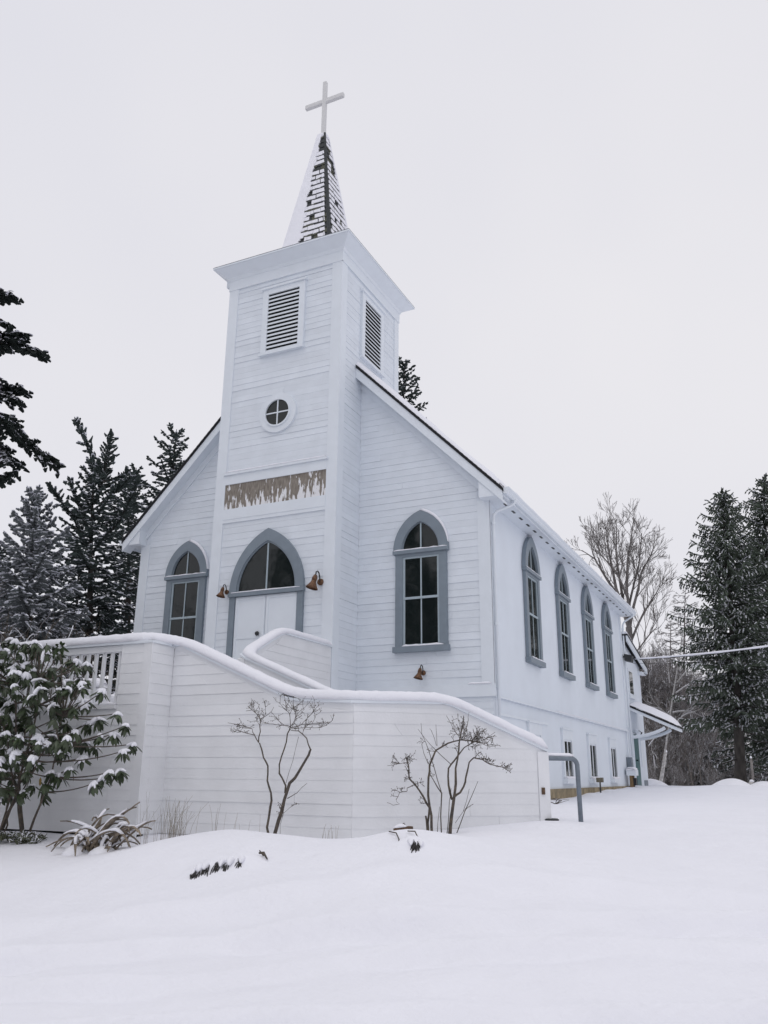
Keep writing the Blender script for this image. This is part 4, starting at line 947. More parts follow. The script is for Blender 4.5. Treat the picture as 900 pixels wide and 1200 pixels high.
# right: western cedars
def cedar(name, base, top, rad, label, nb=120, snow=.12, clear=.25, seed=0, skew=0):
    base = np.array(base, float); top = np.array(top, float); H = top[2]-base[2]
    t = thing(name, base, label, 'tree', 'cedars at the right edge'); tr, cr = NP(), NP()
    ts_ = np.linspace(0, 1, 16); tp = np.array([base+(top-base)*q+np.array([math.sin(q*4+seed), math.cos(q*3+seed), 0])*.12*q for q in ts_])
    rr = H*.0185*(1-ts_)**.8+.012; rr[0] *= 1.5; rr[1] *= 1.12; tr.tube(tp, rr, 10)
    for i in range(nb):
        q = clear+(1-clear)*((i+rng.random())/nb)**.9; q = min(q, .99); p = np.array([np.interp(q, ts_, tp[:, k]) for k in range(3)])
        az = i*2.399+rng.uniform(-.5, .5); Lb = rad*(min(1, (1-q)*2.4)**.8)*rng.uniform(.35, 1.3)+.2; hd = np.array([math.cos(az), math.sin(az), 0])
        pts = [p+hd*Lb*x+np.array([0, 0, Lb*(.25*x-1.05*x*x*(1-q*.6)+.55*x**3)]) for x in np.linspace(0, 1, 9)]
        branch_spray(cr, pts, .10, min(.5*Lb, .6), .36, .036, .11, snow, droop=rng.uniform(.1, .8), hang=rng.uniform(.1, 1.7), ang=rng.uniform(.6, 1.1), bark=tr, r0=.008+.008*Lb, fill=.8)
        if rng.random() < .3:   # snow line along the limb
            m_ = np.array(pts); s_ = nrm(np.cross(hd, [0, 0, 1.]))*.035; u_ = np.array([0, 0, .05]); cr.quads(np.stack([m_[:-1]-s_+u_, m_[:-1]+s_+u_, m_[1:]+s_+u_, m_[1:]-s_+u_], 1)[1:6], 1)
    for k_ in range(3): branch_spray(cr, [tp[-2]+(tp[-1]-tp[-2])*f+rng.normal(size=3)*.03 for f in np.linspace(.1, 1.15, 6)], .07, .42, .10, .034, .10, snow, droop=.25, hang=.5, ang=.9)
    # dead lower limbs with snow
    for i in range(12):
        q = rng.uniform(.12, clear+.2); p = np.array([np.interp(q, ts_, tp[:, k]) for k in range(3)]); az = rng.uniform(0, 6.28); hd = np.array([math.cos(az), math.sin(az), 0]); Lb = rng.uniform(.8, 1.9)
        pts = np.array([p+hd*Lb*x+np.array([0, 0, Lb*(-.5*x+.35*x*x)])+rng.normal(size=3)*.03 for x in np.linspace(0, 1, 6)]); tr.tube(pts, np.linspace(.035, .008, 6), 4)
        s_ = nrm(np.cross(hd, [0, 0, 1.]))*.03; u_ = np.array([0, 0, .045]); cr.quads(np.stack([pts[:-1]-s_+u_, pts[:-1]+s_+u_, pts[1:]+s_+u_, pts[1:]-s_+u_], 1), 1)
    tr.build('trunk', BARK, t, smooth=True); cr.build('crown', [CEDAR, SNOWF], t)
DC = 36.0
cedar('cedar_tree', gbase(at(868, 925, DC)), at(850, 577, DC), 1.95, 'tall cedar with bare lower trunk near the right edge', nb=270, seed=1, clear=.22, snow=.3)
cedar('cedar_tree', gbase(at(908, 925, DC+2)), at(897, 560, DC+2), 2.3, 'taller cedar cut by the right edge of the picture', nb=280, seed=2, clear=.12, snow=.3)
cedar('cedar_tree', gbase(at(960, 925, DC+5)), at(965, 600, DC+5), 3.0, 'cedar outside the right edge reaching behind the taller cedar', nb=130, seed=3, clear=.1, snow=.3)

# bare trees
def grow(acc, sn, p, d, ln, r0, depth, spread=.55, up=.12, kids=3, minr=.006, snowp=.4, wob=.12, shrink=.68):
    k = 5; pts = [p]; q = p.copy(); dd = d.copy()
    for i in range(k-1):
        dd = nrm(dd+rng.normal(size=3)*wob+np.array([0, 0, up*.3])); q = q+dd*ln/(k-1); pts.append(q)
    pts = np.array(pts); r1 = max(minr, r0*.55); acc.tube(pts, np.linspace(r0, r1, k), 6 if r0 > .08 else (4 if r0 > .02 else 3))
    if rng.random() < snowp:
        h = nrm(np.cross(dd, [0, 0, 1.])); hz = math.hypot(dd[0], dd[1])
        if hz > .35:
            s_ = h*max(r0*.8, .009); u_ = np.array([0, 0, max(r0, .008)*1.1]); sn.append(np.stack([pts[:-1]-s_+u_, pts[:-1]+s_+u_, pts[1:]+s_+u_, pts[1:]-s_+u_], 1))
    if depth <= 0: return
    for i in range(kids):
        f = rng.uniform(.35, 1.0) if i else 1.0; j = min(int(f*(k-1)), k-2); pp = pts[j]+(pts[j+1]-pts[j])*(f*(k-1)-j)
        a = rng.normal(size=3); a = nrm(a-dd*(a@dd)); sp = spread*(rng.uniform(.7, 1.3) if i else .45)
        nd = nrm(dd*math.cos(sp)+a*math.sin(sp)+np.array([0, 0, up])); grow(acc, sn, pp, nd, ln*shrink*rng.uniform(.75, 1.15), r1*(.95 if i == 0 else .72), depth-1, spread, up, kids, minr, snowp, wob, shrink)
def bare_tree(name, base, H, label, seed, stems=1, depth=5, mt=None, spread=.5, lean=(0, 0), group='bare trees behind the church', r0=None, kids=3, snowp=.4, minr=.008, fork=.42, up=.12, shrink=.72):
    global rng
    keep = rng; rng = np.random.default_rng(seed)
    base = np.array(base, float); t = thing(name, base, label, 'tree', group); tr, tw, sn = NP(), NP(), []
    r0 = r0 or H*.014
    for s in range(stems):
        d = nrm(np.array([lean[0]+rng.normal()*.10*(stems > 1), lean[1]+rng.normal()*.1*(stems > 1), 1.0])); k = 8; pts = [base+rng.normal(size=3)*np.array([.15, .15, 0])*(stems > 1)]; q = pts[0].copy(); dd = d.copy()
        for i in range(k-1): dd = nrm(dd+rng.normal(size=3)*.05); q = q+dd*H*fork/(k-1); pts.append(q)
        pts = np.array(pts); tr.tube(pts, np.linspace(r0, r0*.62, k), 8)
        for c in range(kids+2):
            j = rng.integers(3, k-1) if c > 1 else k-1; a = rng.normal(size=3); a[2] = 0; a = nrm(a); sp = rng.uniform(.15, spread) if c < 2 else rng.uniform(spread*.8, spread*1.5)
            grow(tw, sn, pts[j], nrm(dd*math.cos(sp)+a*math.sin(sp)+np.array([0, 0, .1])), H*.23*rng.uniform(.8, 1.1), r0*(.5 if c < 2 else .3), depth-1, spread, up, kids, minr, snowp, shrink=shrink)
    for q in sn: tw.quads(q.reshape(-1, 4, 3), 1)
    tr.build('trunk', mt or BARKG, t, smooth=True); tw.build('crown', [mt or BARKG, SNOWF], t); rng = keep
    return t
def copy_tree(o, base, sc, rz, label):
    c = o.copy(); col.objects.link(c); c.location = base; c.scale = (sc, sc, sc); c.rotation_euler[2] = rz; c['label'] = label
    for ch_ in o.children:
        k = ch_.copy(); col.objects.link(k); k.parent = c
    return c
DB = 46.0
def hgt(px, py, D, b): return at(px, py, D)[2]-b[2]
b1 = gbase(at(740, 900, DB)); bt = thing('bare_tree', b1, 'tallest bare tree with spreading crown behind the nave roof', 'tree', 'bare trees behind the church')
tr, tw, sn = NP(), NP(), []; keep = rng; rng = np.random.default_rng(33)
def trace(pxs, r0, r1, kids, ln, dep, D=DB):
    P = np.array([at(x, y, D+(0 if i == 0 else rng.uniform(-.5, .5))) for i, (x, y) in enumerate(pxs)]); Q = [P[0]]
    for a, b in zip(P[:-1], P[1:]): Q += [(a+b)/2+rng.normal(size=3)*.04, b]
    Q = np.array(Q); (tr if r0 > .07 else tw).tube(Q, np.linspace(r0, r1, len(Q)), 7)
    for i in range(kids):
        f = .18+.82*(i+rng.random())/kids; x = f*(len(Q)-1); j = min(int(x), len(Q)-2); p = Q[j]+(Q[j+1]-Q[j])*(x-j); d = nrm(Q[j+1]-Q[j]); a = rng.normal(size=3); a = nrm(a-d*(a@d)); sp_ = rng.uniform(.35, .85)
        grow(tw, sn, p, nrm(d*math.cos(sp_)+a*math.sin(sp_)+np.array([0, 0, .18])), ln*(1.1-.55*f)*rng.uniform(.7, 1.2), .026*(1.15-.5*f), dep, .48, .10, 3, .0085, .12, .10, .70)
tr.tube(np.array([b1, at(740, 800, DB), at(737, 735, DB)]), np.array([.24, .2, .17]), 8)
for pxs, r0, k_ in [([(737, 735), (722, 690), (714, 650), (710, 625)], .12, 13), ([(737, 735), (728, 690), (722, 650), (722, 608)], .10, 12), ([(738, 740), (734, 690), (736, 650), (742, 612)], .10, 12), ([(738, 735), (748, 690), (754, 665), (764, 648)], .09, 11), ([(735, 720), (712, 680), (697, 655), (682, 645)], .09, 11),
                    ([(740, 750), (756, 715), (766, 700), (772, 690)], .07, 9), ([(736, 715), (744, 680), (750, 650), (752, 625)], .07, 9), ([(735, 700), (722, 670), (704, 650), (700, 632)], .06, 8), ([(738, 760), (724, 735), (708, 722)], .05, 7), ([(741, 770), (760, 745), (770, 735)], .05, 8)]: trace(pxs, r0, .018, k_, 1.25, 3)
for q in sn: tw.quads(q.reshape(-1, 4, 3), 1)
tr.build('trunk', BARKG, bt, smooth=True); tw.build('crown', [BARKG, SNOWF], bt); rng = keep
# larch-like tree with a straight leader and fine level limbs
def larch(base, top, label, seed, rad=2.2, nb=70):
    global rng
    keep = rng; rng = np.random.default_rng(seed); t = thing('larch_tree', base, label, 'tree', 'bare trees behind the church'); tr, tw, sn = NP(), NP(), []
    base = np.array(base); top = np.array(top); tr.tube([base+(top-base)*q for q in np.linspace(0, 1, 8)], np.linspace(.15, .012, 8), 7)
    for i in range(nb):
        q = .22+.77*i/nb; p = base+(top-base)*q; az = i*2.399+rng.uniform(-.5, .5); Lb = rad*(1-q)**.6*rng.uniform(.6, 1.1)+.25
        grow(tw, sn, p, nrm(np.array([math.cos(az), math.sin(az), .15])), Lb*.55, .022, 3, .5, -.02, 3, .009, .45, .08, .66)
    for q in sn: tw.quads(q.reshape(-1, 4, 3), 1)
    tr.build('trunk', BARKG, t, smooth=True); tw.build('crown', [BARKG, SNOWF], t); rng = keep; return t
bl = gbase(at(797, 915, DB)); larch(bl, at(803, 688, DB), 'slender bare conifer with fine level twigs between church and cedars', 5)
bl2 = gbase(at(783, 915, DB+4)); larch(bl2, at(786, 728, DB+4), 'shorter bare conifer left of the slender one', 6, rad=1.8, nb=50)
# snow-lined leaning pale trunk
lt = thing('leaning_birch', gbase(at(772, 925, 41)), 'pale leaning tree trunk lined with snow, slanting right behind the porch roof', 'tree', 'bare trees behind the church')
tr, tw, sn = NP(), NP(), []
tp = np.array([at(x, y, 41) for x, y in [(772, 925), (778, 890), (784, 850), (788, 820), (792, 795), (797, 765), (800, 740)]]); tr.tube(tp, np.linspace(.055, .025, 7), 7)
for (x0, y0, x1, y1) in [(793, 800, 838, 765), (792, 812, 850, 790), (790, 822, 845, 818), (788, 835, 830, 845), (795, 785, 820, 760), (785, 800, 780, 770), (783, 860, 760, 875), (790, 845, 760, 830), (786, 855, 815, 835)]:
    pts = np.array([at(x0+(x1-x0)*q, y0+(y1-y0)*q-6*math.sin(q*3.1), 41-.4*q) for q in np.linspace(0, 1, 7)]); tw.tube(pts, np.linspace(.035, .012, 7), 4)
    u_ = np.array([0, 0, .035]); s_ = FW*.03; tw.quads(np.stack([pts[:-1]-s_+u_, pts[:-1]+s_+u_, pts[1:]+s_+u_, pts[1:]-s_+u_], 1), 1)
    for j in (2, 4, 5): grow(tw, sn, pts[j], nrm(pts[j]-pts[j-1]+rng.normal(size=3)*.1), .8, .014, 2, .5, .05, 3, .008, .6)
for q in sn: tw.quads(q.reshape(-1, 4, 3), 1)
tr.build('trunk', BIRCH, lt, smooth=True); tw.build('crown', [BIRCH, SNOWF], lt)
# thicket of bare saplings
SAPG = 'bare saplings in the thicket'; SAPL = 'bare sapling lost in the tangled thicket between annex and cedars'
protos = [bare_tree('bare_sapling', gbase(at(764, 905, 44)), 5.2, SAPL, 21, stems=2, depth=6, mt=BARKB, spread=.55, r0=.06, kids=3, snowp=.5, minr=.007, fork=.3, group=SAPG, shrink=.70),
          bare_tree('bare_sapling', gbase(at(818, 905, 45)), 5.0, SAPL, 22, stems=3, depth=5, mt=BARKB, spread=.6, r0=.05, kids=3, snowp=.55, minr=.007, fork=.3, group=SAPG),
          bare_tree('bare_sapling', gbase(at(755, 900, 50)), 7.5, SAPL, 23, stems=2, depth=6, mt=BARKB, spread=.5, r0=.08, kids=3, snowp=.45, minr=.008, fork=.32, group=SAPG, shrink=.70)]
for k, (px, D, sc, pi_) in enumerate([(756, 47, 1.05, 2), (775, 50, 1.0, 0), (790, 48, .85, 1), (808, 52, 1.0, 2), (832, 50, .9, 0), (770, 56, 1.15, 2), (845, 54, .9, 1), (880, 50, 1.0, 0), (800, 58, 1.1, 0), (752, 54, 1.1, 1), (730, 52, 1.15, 2), (822, 57, 1.05, 2), (764, 60, 1.5, 2), (785, 62, 1.4, 0), (776, 66, 1.5, 2), (806, 66, 1.4, 2), (826, 66, 1.5, 0),
                                       (812, 60, .95, 0), (840, 60, .9, 2), (772, 46, .7, 1), (800, 46, .6, 1), (825, 47, .65, 1), (748, 46, .9, 0), (860, 48, .7, 1), (760, 43, .55, 1), (790, 43, .5, 1), (835, 44, .5, 1)]):
    copy_tree(protos[pi_], gbase(at(px, 905, D)), sc*.72, k*1.7, SAPL)
FARL = 'grey far sapling with snow-dusted twigs at the back of the thicket'
fs_ = bare_tree('bare_sapling', gbase(at(800, 905, 54)), 7.6, FARL, 27, stems=3, depth=6, mt=BARKG, spread=.5, r0=.055, kids=3, snowp=.5, minr=.007, fork=.25, group='grey saplings at the back', shrink=.70)
for k, (px, D, sc) in enumerate([(762, 50, 1.0), (774, 53, 1.05), (786, 51, .95), (812, 52, .9), (824, 55, .95), (838, 56, .95), (768, 58, 1.2), (792, 60, 1.1), (816, 61, 1.0), (752, 56, 1.2), (780, 63, 1.25), (845, 62, 1.0), (758, 52, 1.0), (770, 51, .9), (800, 50, .8)]):
    copy_tree(fs_, gbase(at(px, 905, D)), sc*1.32, k*2.1+.5, FARL)
# undergrowth that reads as one mass
def mass(name, px0, px1, D0, D1_, ztop, n, label, seed):
    r = np.random.default_rng(seed); a = NP(); px = r.uniform(px0, px1, n); D = r.uniform(D0, D1_, n); P = np.array([at(x, 905, d) for x, d in zip(px, D)])
    gz_ = ground_z(P[:, 0], P[:, 1], False); prof = ztop*(.55+.25*np.sin(px*.11+seed)+.20*np.sin(px*.31+seed*2)); P[:, 2] = gz_+prof*r.random(n)**.8
    d = r.normal(size=(n, 3)); d[:, 2] = d[:, 2]*.6-.1; d /= np.linalg.norm(d, axis=1, keepdims=True); ln = r.uniform(.18, .5, n)[:, None]
    k = r.random(n) < .38
    global rng
    keep = rng; rng = r; brush(a, P[k], (P+d*ln)[k], .045, .55, 0, 1); brush(a, P[~k], (P+d*ln*1.6)[~k], .014, .6, 2, 1); rng = keep
    o = a.build(name, [NEED, SNOWF, BARKB], None); tag(o, label, None, None, 'stuff')
mass('undergrowth', 735, 925, 47, 60, 4.4, 17000, 'dark tangled undergrowth at the foot of the trees right of the church', 4)
mass('undergrowth', -60, 175, 30, 42, 4.5, 9000, 'snow-flecked undergrowth below the firs left of the church', 6)
# evergreen undergrowth behind
for i, (px, py, D, lab) in enumerate([(775, 835, 60, 'low dark evergreen behind the porch roof'), (810, 845, 58, 'low snowy evergreen in the middle of the thicket'), (835, 830, 62, 'dark evergreen left of the cedar trunk'), (860, 820, 64, 'dark evergreen behind the tall cedar trunk'),
                                      (895, 800, 60, 'dark evergreen filling the right edge below the cedars'), (755, 850, 64, 'low evergreen beside the annex wall')]):
    fir('evergreen_sapling', gbase(at(px, 905, D)), at(px, py, D), 2.3, lab, nb=42, snow=.45, mats=[NEED, SNOWF], w=.085, step=.26, seg=.2, crown0=.03, group='evergreen undergrowth')
# broken posts and stumps at the edge of the yard
def stub(name, px0, py0, px1, py1, D, r_, label, mt=BIRCH):
    a = at(px0, py0, D); a[2] = gz(a[0], a[1])-.15; b = at(px1, py1, D); t = thing(name, a, label, 'post')
    MB().tube([a, a*.5+b*.5+rng.normal(size=3)*.02, b], [r_, r_*.95, r_*.85], 8).build('shaft', mt, t, smooth=True)
    c = b+np.array([0, 0, r_*.2]); MB().tube([c+np.array([0, 0, -.03]), c, c+np.array([0, 0, .04]), c+np.array([0, 0, .06])], [r_*.85, r_*.95, r_*.6, r_*.15], 8).build('snow', SNOW, t, smooth=True)
stub('dead_snag', 773, 926, 781, 881, 33.5, .040, 'pale broken trunk standing at the yard edge beside the annex')
stub('wooden_post', 883, 930, 880, 888, 33, .05, 'grey leaning stake beside the cedar trunk', BARKG)
stub('cut_log', 873, 931, 881, 916, 32.5, .10, 'short cut log leaning at the foot of the cedar', BIRCH)
def mound(px, py, D, rx, h, label, seed):
    p = at(px, py, D); z = gz(p[0], p[1]); r = np.random.default_rng(seed); vs = []; fs = []; nu_, nv_ = 20, 8
    for i in range(nv_):
        f = i/(nv_-1)
        for j in range(nu_):
            a = 2*math.pi*j/nu_; rr = rx*(1-f)*(1+.18*math.sin(2*a+seed)+.1*math.sin(3*a+seed*2)); vs.append((p[0]+rr*math.cos(a), p[1]+rr*math.sin(a)*.7, z-.08+(h+.08)*math.sin(f*math.pi/2)**.8))
    for i in range(nv_-1):
        for j in range(nu_): fs.append((i*nu_+j, i*nu_+(j+1) % nu_, (i+1)*nu_+(j+1) % nu_, (i+1)*nu_+j))
    return tag(MB().add(vs, fs).build('snow_mound', SNOW, None, smooth=True), label, 'snow mound', 'snow mounds at the yard edge')
mound(762, 921, 31.5, .75, .30, 'snow mound heaped at the annex corner', 2); mound(859, 922, 32, .85, .36, 'snow mound left of the cut log', 3); mound(896, 923, 32, .9, .30, 'snow mound at the right edge beyond the cut log', 4)

# ------------------------------------------------------------------ garden shrubs before the stair wall
def poly_shrub(name, origin, scale, zoom0, stems, plane, label, twigs, seed):
    global rng
    keep = rng; rng = np.random.default_rng(seed)
    def W3(q, dz=0): return plane(zoom0[0]+q[0]/scale, zoom0[1]+q[1]/scale)+np.array([-math.sin(YAW), math.cos(YAW), 0])*dz
    b = W3(origin); b[2] = gz(b[0], b[1])-.05; t = thing(name, b, label, 'shrub', 'bare shrubs before the stair wall'); st, tw = NP(), NP(); roots = []
    for pts, r0, r1 in stems:
        off = rng.uniform(-.10, .10); P = [W3(q, off*min(1, i/2)+rng.uniform(-.02, .02)*(i > 0)) for i, q in enumerate(pts)]; P = np.array(P)
        Q = [P[0]]
        for a_, b_ in zip(P[:-1], P[1:]): Q += [(a_+b_)/2+rng.normal(size=3)*.006, b_]
        Q = np.array(Q); rr = .76*np.linspace(r0, r1, len(Q))*(1+rng.normal(size=len(Q))*.06)
        (st if r0 > .008 else tw).tube(Q, rr, 7 if r0 > .008 else 4)
        F_ = np.linspace(0, 1, len(Q)*3); idx = np.linspace(0, 1, len(Q)); fq = np.stack([np.interp(F_, idx, Q[:, k]) for k in range(3)], 1); tg = np.gradient(fq, axis=0)
        roots += [(fq[k], nrm(tg[k])) for k in range(len(fq)//3, len(fq))]
    RP = np.array([q_[0] for q_ in roots])
    for (q, n, ln, el) in twigs:
        c = W3(q)
        for i in range(max(2, int(n*.75))):
            a_ = rng.uniform(-1.4, 1.4)+el; d = nrm(_r*math.sin(a_)+np.array([0, 0, 1.])*math.cos(a_)+np.array([-math.sin(YAW), math.cos(YAW), 0])*rng.normal()*.5); c2 = c+rng.normal(size=3)*.06; dd_ = RP-c2; dd_ = dd_-np.outer(dd_@FW, FW); near = np.argsort((dd_**2).sum(1))[:4]; pick = roots[rng.choice(near)]; p = pick[0]; d = nrm(d*.8+pick[1]*.7)
            def sub(p, d, l, r_, dep):
                P = [p]
                for s in range(3): d = nrm(d+rng.normal(size=3)*.24+np.array([0, 0, .05])); P.append(P[-1]+d*l/3)
                tw.tube(np.array(P), np.linspace(r_, r_*.7, 4), 4)
                e = P[-1]; tw.tube(np.array([e, e+d*.006, e+d*.014]), np.array([r_*1.1, r_*2.0, r_*.7]), 5)   # bud
                if dep:
                    for z_ in range(rng.integers(1, 4)):
                        j = rng.integers(1, 4); sub(P[j], nrm(d+rng.normal(size=3)*.75), l*.6, r_*.75, dep-1)
            sub(p, d, ln*rng.uniform(.6, 1.3), .0034, 2)
    st.build('stem', BARKS, t, smooth=True); tw.build('twigs', BARKS, t); rng = keep
pl1 = lambda x, y: on(x, y, 1, -6.25)
Z1 = (160, 730); S1 = 3.4615
poly_shrub('bare_shrub', (550, 872), S1, Z1, [
    ([(546, 885), (528, 830), (538, 750), (541, 690), (527, 640), (529, 580), (511, 545), (495, 485)], .022, .011), ([(495, 485), (500, 440), (500, 390), (470, 350), (440, 355)], .010, .004), ([(495, 485), (480, 455), (430, 442), (404, 442)], .009, .004), ([(480, 455), (470, 430), (410, 412), (370, 405)], .007, .003), ([(500, 390), (535, 370), (556, 340)], .006, .003),
    ([(552, 885), (578, 800), (600, 720), (622, 650), (662, 600), (700, 535), (708, 512)], .033, .017), ([(706, 514), (690, 468), (655, 437), (625, 435)], .012, .005), ([(603, 690), (606, 660), (580, 610), (580, 575), (600, 510), (612, 450), (625, 420)], .017, .009),
    ([(625, 420), (590, 415), (560, 412)], .006, .003), ([(625, 420), (622, 370), (600, 345)], .006, .003), ([(622, 370), (640, 340), (680, 328)], .005, .003), ([(625, 420), (640, 395), (645, 365), (620, 320)], .006, .003), ([(625, 425), (670, 410), (720, 405), (790, 398)], .007, .003), ([(670, 410), (700, 380), (730, 350)], .005, .003), ([(640, 430), (690, 425), (755, 425)], .005, .003),
    ([(612, 712), (650, 690), (692, 650)], .007, .003), ([(606, 650), (632, 560), (655, 460)], .004, .003), ([(582, 870), (584, 820), (600, 770), (640, 735)], .004, .002)],
    pl1, 'bare multi-stemmed shrub before the left stretch of the stair wall', [((620, 410), 11, .16, .1), ((650, 400), 8, .15, .5), ((600, 380), 6, .13, -.5), ((700, 400), 6, .14, .9), ((690, 440), 4, .10, .8), ((480, 380), 8, .12, -.3), ((450, 430), 7, .11, -.9), ((420, 430), 5, .09, -1.0), ((500, 360), 4, .12, .2), ((730, 400), 5, .10, 1.2), ((600, 770), 4, .10, .4)], 41)
pl2 = lambda x, y: onpl(x, y, (*NOR45, 0), WB_ )
WB_ = (WB[0]+NOR45[0]*.55, WB[1]+NOR45[1]*.55, 0)
Z2 = (450, 840); S2 = 5.625
poly_shrub('bare_shrub', (430, 765), S2, Z2, [
    ([(298, 800), (290, 700), (302, 600), (262, 530), (205, 445), (168, 408), (166, 350), (156, 300)], .021, .010), ([(318, 800), (312, 650), (290, 520), (292, 400), (300, 320), (340, 222), (420, 175), (505, 153), (600, 165)], .024, .009),
    ([(433, 800), (445, 650), (458, 540), (470, 440), (470, 340), (490, 222), (502, 120), (522, -5)], .034, .006), ([(460, 532), (502, 500), (536, 430), (548, 366), (562, 300), (592, 270), (650, 281), (700, 312), (780, 332), (832, 362)], .019, .005), ([(448, 545), (425, 450), (425, 340), (462, 290), (530, 202), (602, 150)], .020, .007),
    ([(380, 800), (381, 505), (330, 420), (302, 365)], .012, .005), ([(381, 505), (330, 330), (300, 230), (250, 110), (245, 40)], .007, .003), ([(475, 780), (530, 622), (615, 425)], .009, .004), ([(350, 800), (366, 592)], .006, .003), ([(412, 800), (430, 560), (440, 470)], .007, .004), ([(350, 192), (343, 50)], .004, .003),
    ([(440, 312), (312, 192), (222, 82)], .006, .003), ([(292, 312), (248, 175)], .005, .003), ([(522, 625), (562, 475)], .004, .003), ([(530, 622), (588, 575)], .004, .003), ([(192, 450), (152, 470), (150, 492), (102, 500), (80, 545), (102, 575), (60, 583), (20, 565)], .007, .003), ([(275, 655), (285, 720), (300, 790)], .016, .020),
    ([(505, 153), (470, 100), (440, 50), (408, -5)], .006, .003), ([(505, 153), (540, 90), (555, 20), (560, -30)], .006, .003), ([(600, 165), (660, 150), (735, 100)], .006, .003), ([(600, 165), (680, 190), (728, 180)], .006, .003), ([(156, 300), (90, 310), (22, 322)], .005, .003), ([(345, 190), (310, 90), (300, 80)], .004, .003), ([(470, 700), (540, 600), (585, 575)], .004, .003)],
    pl2, 'bare dense shrub before the angled stretch of the stair wall', [((560, 150), 14, .12, .3), ((610, 165), 12, .13, .8), ((520, 110), 10, .12, 0), ((640, 180), 10, .11, 1.2), ((480, 130), 8, .11, -.5), ((590, 200), 8, .11, 1.0), ((160, 300), 12, .10, -.2), ((190, 320), 6, .09, .6), ((130, 320), 6, .08, -1), ((700, 320), 8, .09, 1.2), ((780, 335), 8, .07, 1.2), ((640, 285), 5, .10, 1.6), ((100, 510), 5, .07, -.8), ((240, 420), 6, .08, .4), ((430, 230), 6, .10, -.6), ((200, 520), 4, .08, -1.2), ((230, 600), 3, .09, -.8)], 42)

# rhododendron
rb = on(14, 960, 1, -6.75); rb[2] = gz(rb[0], rb[1])-.05
rh = thing('rhododendron', rb, 'large green rhododendron with snow-capped leaf clusters at the left', 'shrub')
def leaf_cluster_mesh(seed, n=10, size=1.0):
    r = np.random.default_rng(seed); m = MB()
    for i in range(n):
        a = 2*math.pi*i/n+r.uniform(-.25, .25); ln = .165*size*r.uniform(.75, 1.15); w = .024*size*r.uniform(.8, 1.15); dr = r.uniform(.5, 1.45)
        h = np.array([math.cos(a), math.sin(a), 0]); s = np.array([-math.sin(a), math.cos(a), 0]); vs = []
        for k, (f, ww) in enumerate([(0.03, .12), (.22, .72), (.5, 1.0), (.78, .78), (1.0, .05)]):
            o = h*ln*f*math.cos(dr*(.55+.45*f))+np.array([0, 0, -ln*f*math.sin(dr*(.55+.45*f))]); up = nrm(np.cross(s, nrm(o+1e-6))); up = up if up[2] > 0 else -up
            vs += [o-s*w*ww-up*w*.35*ww, o+up*w*.05, o+s*w*ww-up*w*.35*ww]
        fs = []
        for k in range(4): fs += [(3*k, 3*k+1, 3*k+4, 3*k+3), (3*k+1, 3*k+2, 3*k+5, 3*k+4)]
        m.add(vs, fs)
    m.tube([(0, 0, -.02), (0, 0, .015), (0, 0, .03)], [.006, .008, .003], 5)
    return m
def cap_mesh(seed):
    """lumps of snow lying on the upper halves of several leaves, joined over the bud"""
    r = np.random.default_rng(seed); m = MB(); n = r.integers(4, 8); a0 = r.uniform(0, 6.28)
    for i in range(n):
        a = a0+2*math.pi*i/n+r.uniform(-.35, .35); h = np.array([math.cos(a), math.sin(a), 0]); ln = r.uniform(.06, .125); dr = r.uniform(.35, .85); w = r.uniform(.018, .03)
        P = [h*ln*f*math.cos(dr*(.6+.4*f))+np.array([0, 0, -ln*f*math.sin(dr*(.6+.4*f))+.014]) for f in (-.1, .2, .55, .85, 1.0)]
        m.tube(P, [w*.7, w, w*.95, w*.6, w*.15], 7)
    return m
LCM = []; CPM = []
for s in range(5):
    o = leaf_cluster_mesh(s, 9+s % 3).build('leaf_cluster', LEAF, rh, local=True, smooth=True); LCM.append(o.data); bpy.data.objects.remove(o)
    o = cap_mesh(s+20).build('snow_cap', SNOW, rh, local=True, smooth=True); CPM.append(o.data); bpy.data.objects.remove(o)
rr_ = np.random.default_rng(7)
tips = [(138, 836, -6.6), (148, 850, -6.7), (156, 872, -6.6), (145, 880, -6.8), (128, 905, -6.9), (110, 918, -7.0), (120, 912, -6.9), (140, 903, -6.8), (103, 848, -6.5), (115, 843, -6.6), (120, 810, -6.6), (104, 822, -6.5), (100, 870, -6.7), (112, 875, -6.6), (96, 888, -6.8), (82, 900, -6.9), (70, 908, -6.9), (60, 905, -7.0), (90, 775, -6.4), (102, 778, -6.4), (75, 780, -6.4), (118, 862, -6.7), (133, 860, -6.6)]
poly = [(0, 748), (40, 742), (55, 750), (80, 765), (108, 790), (104, 830), (92, 868), (70, 890), (40, 880), (20, 900), (0, 905)]
while len(tips) < 298:
    x = rr_.uniform(-45, 106); y = rr_.uniform(745, 932)
    edge = np.interp(y, [745, 760, 790, 830, 870, 912], [45, 80, 106, 102, 90, 50])
    if x < edge-rr_.random()**3*30 and (y < 885 or (x < 45 and rr_.random() < .75) or rr_.random() < .2): tips.append((x, y, rr_.uniform(-7.5, -6.35)))
base_pts = [rb+np.array([rr_.uniform(-.5, .35), rr_.uniform(-.15, .15), 0]) for _ in range(7)]
stm = NP(); hubs = []
